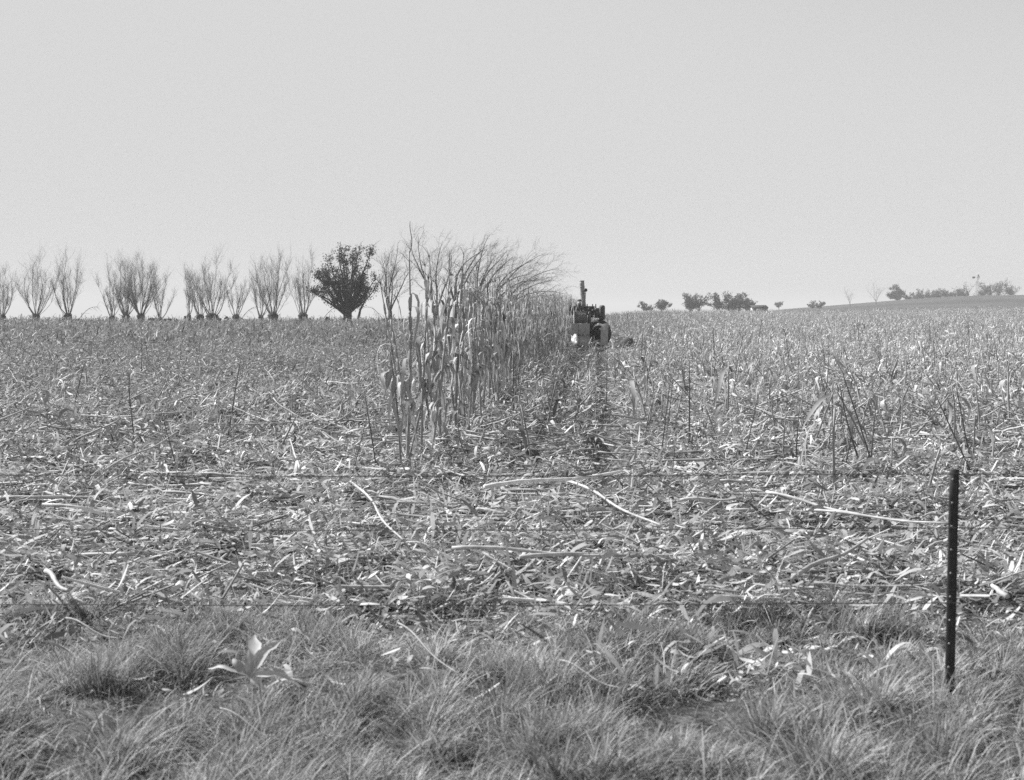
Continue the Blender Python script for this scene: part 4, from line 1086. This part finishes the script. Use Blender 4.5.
# ------------------------------------------------------------------ corn picker machine and driver
def machine():
    Y0 = 60.; X0 = (590 - 512) / F_PX * Y0; z0 = gz(X0, Y0)
    K = Y0 / F_PX
    rt = empty('corn_picker', (X0, Y0, z0), 'dark tractor-mounted corn picker with a tall spout working along the standing rows', 'corn picker')
    def P(px, py, dy=0.): return [(px - 590) * K, dy, EYE - (py - 312) * K - z0]
    def bev(o, w_=.02):
        b = o.modifiers.new('bevel', 'BEVEL'); b.width = w_; b.segments = 2; return o
    def bx(name, px0, py0, px1, py1, d0, d1, mt, par=rt, w_=.02):
        a, b = P(px0, py0), P(px1, py1); g_ = Geo()
        box(g_, [(a[0] + b[0]) / 2, (d0 + d1) / 2, (a[2] + b[2]) / 2], [abs(b[0] - a[0]), abs(d1 - d0), abs(a[2] - b[2])], .3)
        o = g_.build(name, mt, par); return bev(o, w_)
    # tall discharge spout, slightly leaning, with collars
    g_ = Geo(); a, b = np.array(P(582.9, 280.4, 1.0)), np.array(P(584.9, 307, 1.0)); t = np.linspace(0, 1, 9)
    tube(g_, a + (b - a) * t[:, None], .118, 10, .2)
    sp_ = g_.build('spout', M_PIPE, rt, True)
    for q in (.0, .22, .48, .75):
        g_ = Geo(); c = a + (b - a) * q; tube(g_, [c - [0, 0, .02], c + [0, 0, .02]], .128, 10, .1); g_.build('collar', M_PIPE, sp_)
    g_ = Geo(); c = np.array(P(586.6, 289.8, .75)); tube(g_, [c + [0, -.06, 0], c + [0, .0, 0], c + [0, .08, 0]], [.085, .09, .05], 9, .05); tube(g_, [c, c + [-.1, .1, -.02]], .02, 5, .05)
    tube(g_, [c + [.0, 0, -.05], c + [-.02, .05, -.45]], .018, 5, .05)
    g_.build('work_lamp', M_DARK, rt)
    # husking bed / hopper behind
    bx('husking_bed', 570.5, 306, 597, 315, 1.05, 2.6, M_DARK)
    g_ = Geo()
    for i in range(5):
        x_ = P(572 + i * 5.5, 304)[0]; box(g_, [x_, 1.08, P(0, 306)[2] + .03], [.05, .05, .14], .1)
    g_.build('rail', M_DARK, rt)
    # hood with radiator
    hood = bx('hood', 574, 311.5, 587, 323, -.35, .05, M_DARK, w_=.07)
    g_ = Geo()
    a = P(575.4, 312.8, -.372); b = P(585.2, 322.4, -.372)
    for i in range(9):
        x_ = a[0] + (b[0] - a[0]) * i / 8; box(g_, [x_, -.372, (a[2] + b[2]) / 2], [.02, .02, abs(a[2] - b[2])], .1)
    g_.build('grille', M_PIPE, hood)
    g_ = Geo(); c = P(573.7, 317, -.3); box(g_, c, [.05, .25, .6], .5); bev(g_.build('lit_edge', M_LITE, hood), .01)  # sunlit left edge of the hood, painted as a pale strip
    # engine accessories, steering shaft
    g_ = Geo(); tube(g_, [P(587.5, 312, .2), P(590, 308, .6), P(593, 309, .6)], .04, 7, .1); tube(g_, [P(588, 324, -.2), P(589, 312, -.1)], .05, 7, .1)
    tube(g_, [P(590, 318, .0), P(594, 313, .3)], .03, 6, .1); tube(g_, [P(588.5, 320, -.2), P(592.5, 326, -.3)], .06, 7, .1)
    for px_, py_ in ((590, 313), (592, 316), (589.5, 320), (593.5, 311)):
        c = np.array(P(px_, py_, .1)); tube(g_, [c - [0, .1, 0], c + [0, .1, 0]], .09, 8, .1)
    g_.build('engine', M_DARK, rt)
    # lower cross panels
    for (a0, a1, mt) in ((570.2, 577.6, M_MID), (577.9, 588.8, M_MID)):
        bx('front_panel', a0, 323.4, a1, 334.5, -.62, -.5, mt, w_=.015)
    # apron sloping to the ground
    g_ = Geo(); p0, p1, p2, p3 = P(570.4, 334.8, -.58), P(588.6, 334.8, -.58), P(589.4, 345, -1.3), P(570.8, 345, -1.3)
    V = [p0, p1, p2, p3] + [[q[0], q[1] + .05, q[2] - .03] for q in (p0, p1, p2, p3)]
    g_.add(V, [[0, 3, 2, 1], [4, 5, 6, 7], [0, 1, 5, 4], [1, 2, 6, 5], [2, 3, 7, 6], [3, 0, 4, 7]], .3); g_.build('apron', M_MID, rt)
    # pointed gathering snouts
    def snout(pxc, wpx, ptop, mt, L=1.5):
        g_ = Geo(); top = P(pxc, ptop, -.75); bot = P(pxc, 345, -.75); h = top[2] - bot[2]; hw = wpx * K / 2
        t = np.linspace(0, 1, 9); sc1 = np.sqrt(1 - t * .97); k = 10; V = []
        for i, tt in enumerate(t):
            cz = bot[2] + h * .5 * sc1[i] + .03; cy = -.72 - L * tt
            for j in range(k):
                an = j / k * 2 * PI; V.append([top[0] + math.cos(an) * hw * sc1[i], cy, cz + math.sin(an) * h * .5 * sc1[i]])
        i_ = np.arange(8)[:, None] * k; j_ = np.arange(k)[None]; jn = (j_ + 1) % k
        g_.add(V, np.stack([i_ + j_, i_ + k + j_, i_ + k + jn, i_ + jn], -1).reshape(-1, 4), .3)
        g_.build('snout', mt, rt, True)
    snout(574.6, 5.4, 333.5, M_LITE, 1.2)
    # right-hand gathering shield
    g_ = Geo(); q = [P(598.3, 345, -1.0), P(606, 345, -1.0), P(607.2, 322.5, -.6), P(600.4, 324.5, -.6)]
    V = q + [[v[0] + .02, v[1] + .06, v[2]] for v in q]
    g_.add(V, [[0, 1, 2, 3], [4, 7, 6, 5], [0, 4, 5, 1], [1, 5, 6, 2], [2, 6, 7, 3], [3, 7, 4, 0]], .3); bev(g_.build('gathering_shield', M_MID, rt), .01)
    # upper right box: tank and cylinder
    bx('fuel_tank', 600.2, 305.2, 605, 320, -.1, 1.0, M_DARK, w_=.08); bx('tool_box', 595.2, 308, 599.6, 318, .0, .8, M_DARK, w_=.05)
    g_ = Geo(); tube(g_, [P(595.4, 304, .1), P(595.8, 312, .1)], .05, 7, .1); tube(g_, [P(600, 306, -.1), P(600, 316, -.1)], .03, 6, .4)
    g_.build('exhaust_pipe', M_PIPE, rt)
    # tractor rear wheels, turned as the machine steers
    def wheel(px, yaw, yy, r=.67, wd=.26):
        c = P(px, 331.5, yy); c[2] = r + .0
        hub = empty('wheel', c); hub.parent = rt; hub.rotation_euler = (0, 0, yaw)
        g_ = Geo(); k = 28; an = np.arange(k) * 2 * PI / k; prof = [(-.5, .80), (-.5, .93), (-.3, 1.0), (.3, 1.0), (.5, .93), (.5, .80), (.0, .76)]
        V = [];
        for a_ in an:
            for (px_, rr) in prof: V.append([px_ * wd, math.cos(a_) * rr * r, math.sin(a_) * rr * r])
        n_ = len(prof); i_ = np.arange(k)[:, None]; j_ = np.arange(n_)[None]; inx = (i_ + 1) % k; jn = (j_ + 1) % n_
        g_.add(V, np.stack([i_ * n_ + j_, inx * n_ + j_, inx * n_ + jn, i_ * n_ + jn], -1).reshape(-1, 4), .05)
        for i in range(20):
            a_ = i / 20 * 2 * PI
            for s_ in (-1, 1):
                p0 = np.array([s_ * wd * .5, math.cos(a_) * r * .97, math.sin(a_) * r * .97]); a2 = a_ + .16
                p1 = np.array([0, math.cos(a2) * r * 1.0, math.sin(a2) * r * 1.0]); tube(g_, [p0, p1], .022, 4, .05)
        g_.build('tyre', M_TYRE, hub, True)
        g_ = Geo()
        for s_ in (-1, 1): tube(g_, [[s_ * .02, 0, 0], [s_ * .05, 0, 0]], r * .6, 20, .1)
        tube(g_, [[-.14, 0, 0], [.14, 0, 0]], .11, 10, .1); g_.build('rim', M_DARK, hub)
    wheel(600, math.radians(48), .55); wheel(576, math.radians(8), 1.0)
    g_ = Geo(); tube(g_, [P(574, 331, .9), P(602, 331, .6)], .07, 8, .1); tube(g_, [P(583, 336, -.2), P(583, 324, .0)], .06, 8, .1)
    box(g_, P(586, 329, .9), [.4, 1.6, .35], .1); g_.build('axle', M_DARK, rt)
    for i, pxw in enumerate((581.5, 585.5)):
        hub = empty('front_wheel', P(pxw, 0)); hub.location[1] = .45; hub.location[2] = .3; hub.parent = rt; g_ = Geo()
        k = 18; V = []; prof = [(-.5, .6), (-.4, .95), (0, 1), (.4, .95), (.5, .6)]
        for a_ in np.arange(k) * 2 * PI / k:
            for (px_, rr) in prof: V.append([px_ * .14, math.cos(a_) * rr * .3, math.sin(a_) * rr * .3])
        n_ = 5; i_ = np.arange(k)[:, None]; j_ = np.arange(n_ - 1)[None]; inx = (i_ + 1) % k
        g_.add(V, np.stack([i_ * n_ + j_, inx * n_ + j_, inx * n_ + j_ + 1, i_ * n_ + j_ + 1], -1).reshape(-1, 4), .05); g_.build('tyre', M_TYRE, hub, True)
        g_ = Geo(); tube(g_, [[-.05, 0, 0], [.05, 0, 0]], .19, 12, .1); g_.build('rim', M_PIPE, hub)
    # seat, steering wheel
    bx('seat', 577.5, 318, 583.5, 319.3, .45, .85, M_DARK)
    g_ = Geo(); c = np.array(P(580.5, 310.0, .12)); a_ = np.linspace(0, 2 * PI, 17); tube(g_, c + np.stack([.19 * np.cos(a_), .09 * np.sin(a_), .15 * np.sin(a_)], 1), .014, 5, .05)
    tube(g_, [c, c + [0, -.4, -.15]], .018, 5, .05); g_.build('steering_wheel', M_DARK, rt)
    # driver on the seat
    def V3(px, py, dy): v = P(px, py, dy); return Vector((v[0] + X0, v[1] + Y0, v[2] + z0))
    J = {'pel': (V3(580.5, 317, 0.65), .15), 'bel': (V3(580.4, 313.6, 0.60), .15), 'che': (V3(580.3, 309.6, 0.55), .16), 'nk': (V3(580.2, 306, 0.52), .06), 'hd': (V3(580.1, 303.9, 0.49), .085), 'hd2': (V3(580.1, 302, 0.49), .09),
         'sl': (V3(577.2, 308, 0.55), .075), 'sr': (V3(583.4, 308, 0.55), .075), 'el': (V3(576.4, 311.8, 0.30), .05), 'er': (V3(584.4, 311.8, 0.30), .05), 'hl': (V3(578.2, 310.8, 0.14), .035), 'hr': (V3(582.8, 310.8, 0.14), .035),
         'kl': (V3(578.5, 316, 0.18), .085), 'kr': (V3(582.5, 316, 0.18), .085), 'fl': (V3(578.3, 324, 0.12), .055), 'fr': (V3(582.7, 324, 0.12), .055), 'tl': (V3(578.3, 325.2, 0.06), .04), 'tr': (V3(582.7, 325.2, 0.06), .04)}
    E = [('pel', 'bel'), ('bel', 'che'), ('che', 'nk'), ('nk', 'hd'), ('hd', 'hd2'), ('che', 'sl'), ('sl', 'el'), ('el', 'hl'), ('che', 'sr'), ('sr', 'er'), ('er', 'hr'),
         ('pel', 'kl'), ('kl', 'fl'), ('fl', 'tl'), ('pel', 'kr'), ('kr', 'fr'), ('fr', 'tr')]
    names = list(J); base = J['pel'][0]
    me = bpy.data.meshes.new('person'); me.from_pydata([tuple(J[k][0] - base) for k in names], [(names.index(a), names.index(b)) for a, b in E], [])
    o = bpy.data.objects.new('person', me); COL.objects.link(o); o.location = base; me.materials.append(M_CLOTH)
    sk = o.modifiers.new('skin', 'SKIN')
    if not me.skin_vertices: me.attributes.new('skin', 'FLOAT', 'POINT') if False else None
    tag(o, 'driver in a dark coat and cap seated behind the hood of the corn picker', 'person')
    return o, J, names, base
person, J, names, pbase = machine()
bpy.context.view_layer.objects.active = person
if not person.data.skin_vertices:
    bpy.ops.object.select_all(action='DESELECT'); person.select_set(True)
    bpy.ops.mesh.customdata_skin_add()
for i, k in enumerate(names):
    person.data.skin_vertices[0].data[i].radius = (J[k][1], J[k][1])
person.data.skin_vertices[0].data[names.index('pel')].use_root = True
ss = person.modifiers.new('sub', 'SUBSURF'); ss.levels = 1; ss.render_levels = 2
g_ = Geo(); h = J['hd2'][0] - pbase; t = np.linspace(0, PI / 2, 6)
tube(g_, [np.array(h) + [0, 0, .03 + .11 * math.sin(a)] for a in t], [.115 * math.cos(a) + .01 for a in t], 12, .05)
box(g_, np.array(h) + [0, -.13, .045], [.15, .1, .015], .05)
g_.build('cap', M_CLOTH, person, True)
g_ = Geo(); c = np.array(h) + [0, -.075, -.035]
tube(g_, [c + [0, 0, -.075], c + [0, -.015, -.04], c + [0, -.02, .0], c + [0, -.01, .04]], [.04, .062, .07, .06], 10, .3)
tube(g_, [c + [0, -.07, .02], c + [0, -.1, -.015]], [.01, .016], 6, .3)
g_.build('face', M_SKIN, person, True)

# dark clod with a bent leaf right of the machine
def clod():
    x, y = at(629, 347); rs = np.random.RandomState(3); g_ = Geo(); t = np.linspace(0, 1, 7)
    tube(g_, np.stack([-.3 + .6 * t, .05 * np.sin(t * 6), .12 + .14 * np.sin(t * 3)], 1), [.05, .14, .2, .22, .2, .14, .05], 8, .05)
    add_leaf(g_, rs, [.1, -.1, .3], -.4, .5, .08, .12, .3, .3)
    tag(g_.build('soil_clod', M_BARK, None, False, (x, y, gz(x, y))), 'dark clod of earth on the ground just right of the machine', 'clod')
clod()
hz = Geo(); lo, hi = (-2600., -70., -80.), (2600., 6100., 40.)
hv = [[a, b, c] for c in (lo[2], hi[2]) for b in (lo[1], hi[1]) for a in (lo[0], hi[0])]
hme = bpy.data.meshes.new('haze'); hme.from_pydata(hv, [], [(0, 2, 3, 1), (4, 5, 7, 6), (0, 1, 5, 4), (2, 6, 7, 3), (0, 4, 6, 2), (1, 3, 7, 5)])
m, n, out = mat_new('haze_air'); pv = n.nodes.new('ShaderNodeVolumePrincipled'); pv.inputs['Density'].default_value = HAZE; pv.inputs['Color'].default_value = (.9, .9, .9, 1); pv.inputs['Anisotropy'].default_value = 0.0
n.links.new(pv.outputs[0], out.inputs['Volume'])
if HAZE > 0: tag(link('haze', hme, m), kind='stuff')
print('faces', sum(len(o.data.polygons) for o in sc.objects if o.type == 'MESH'), 'objs', len(sc.objects))
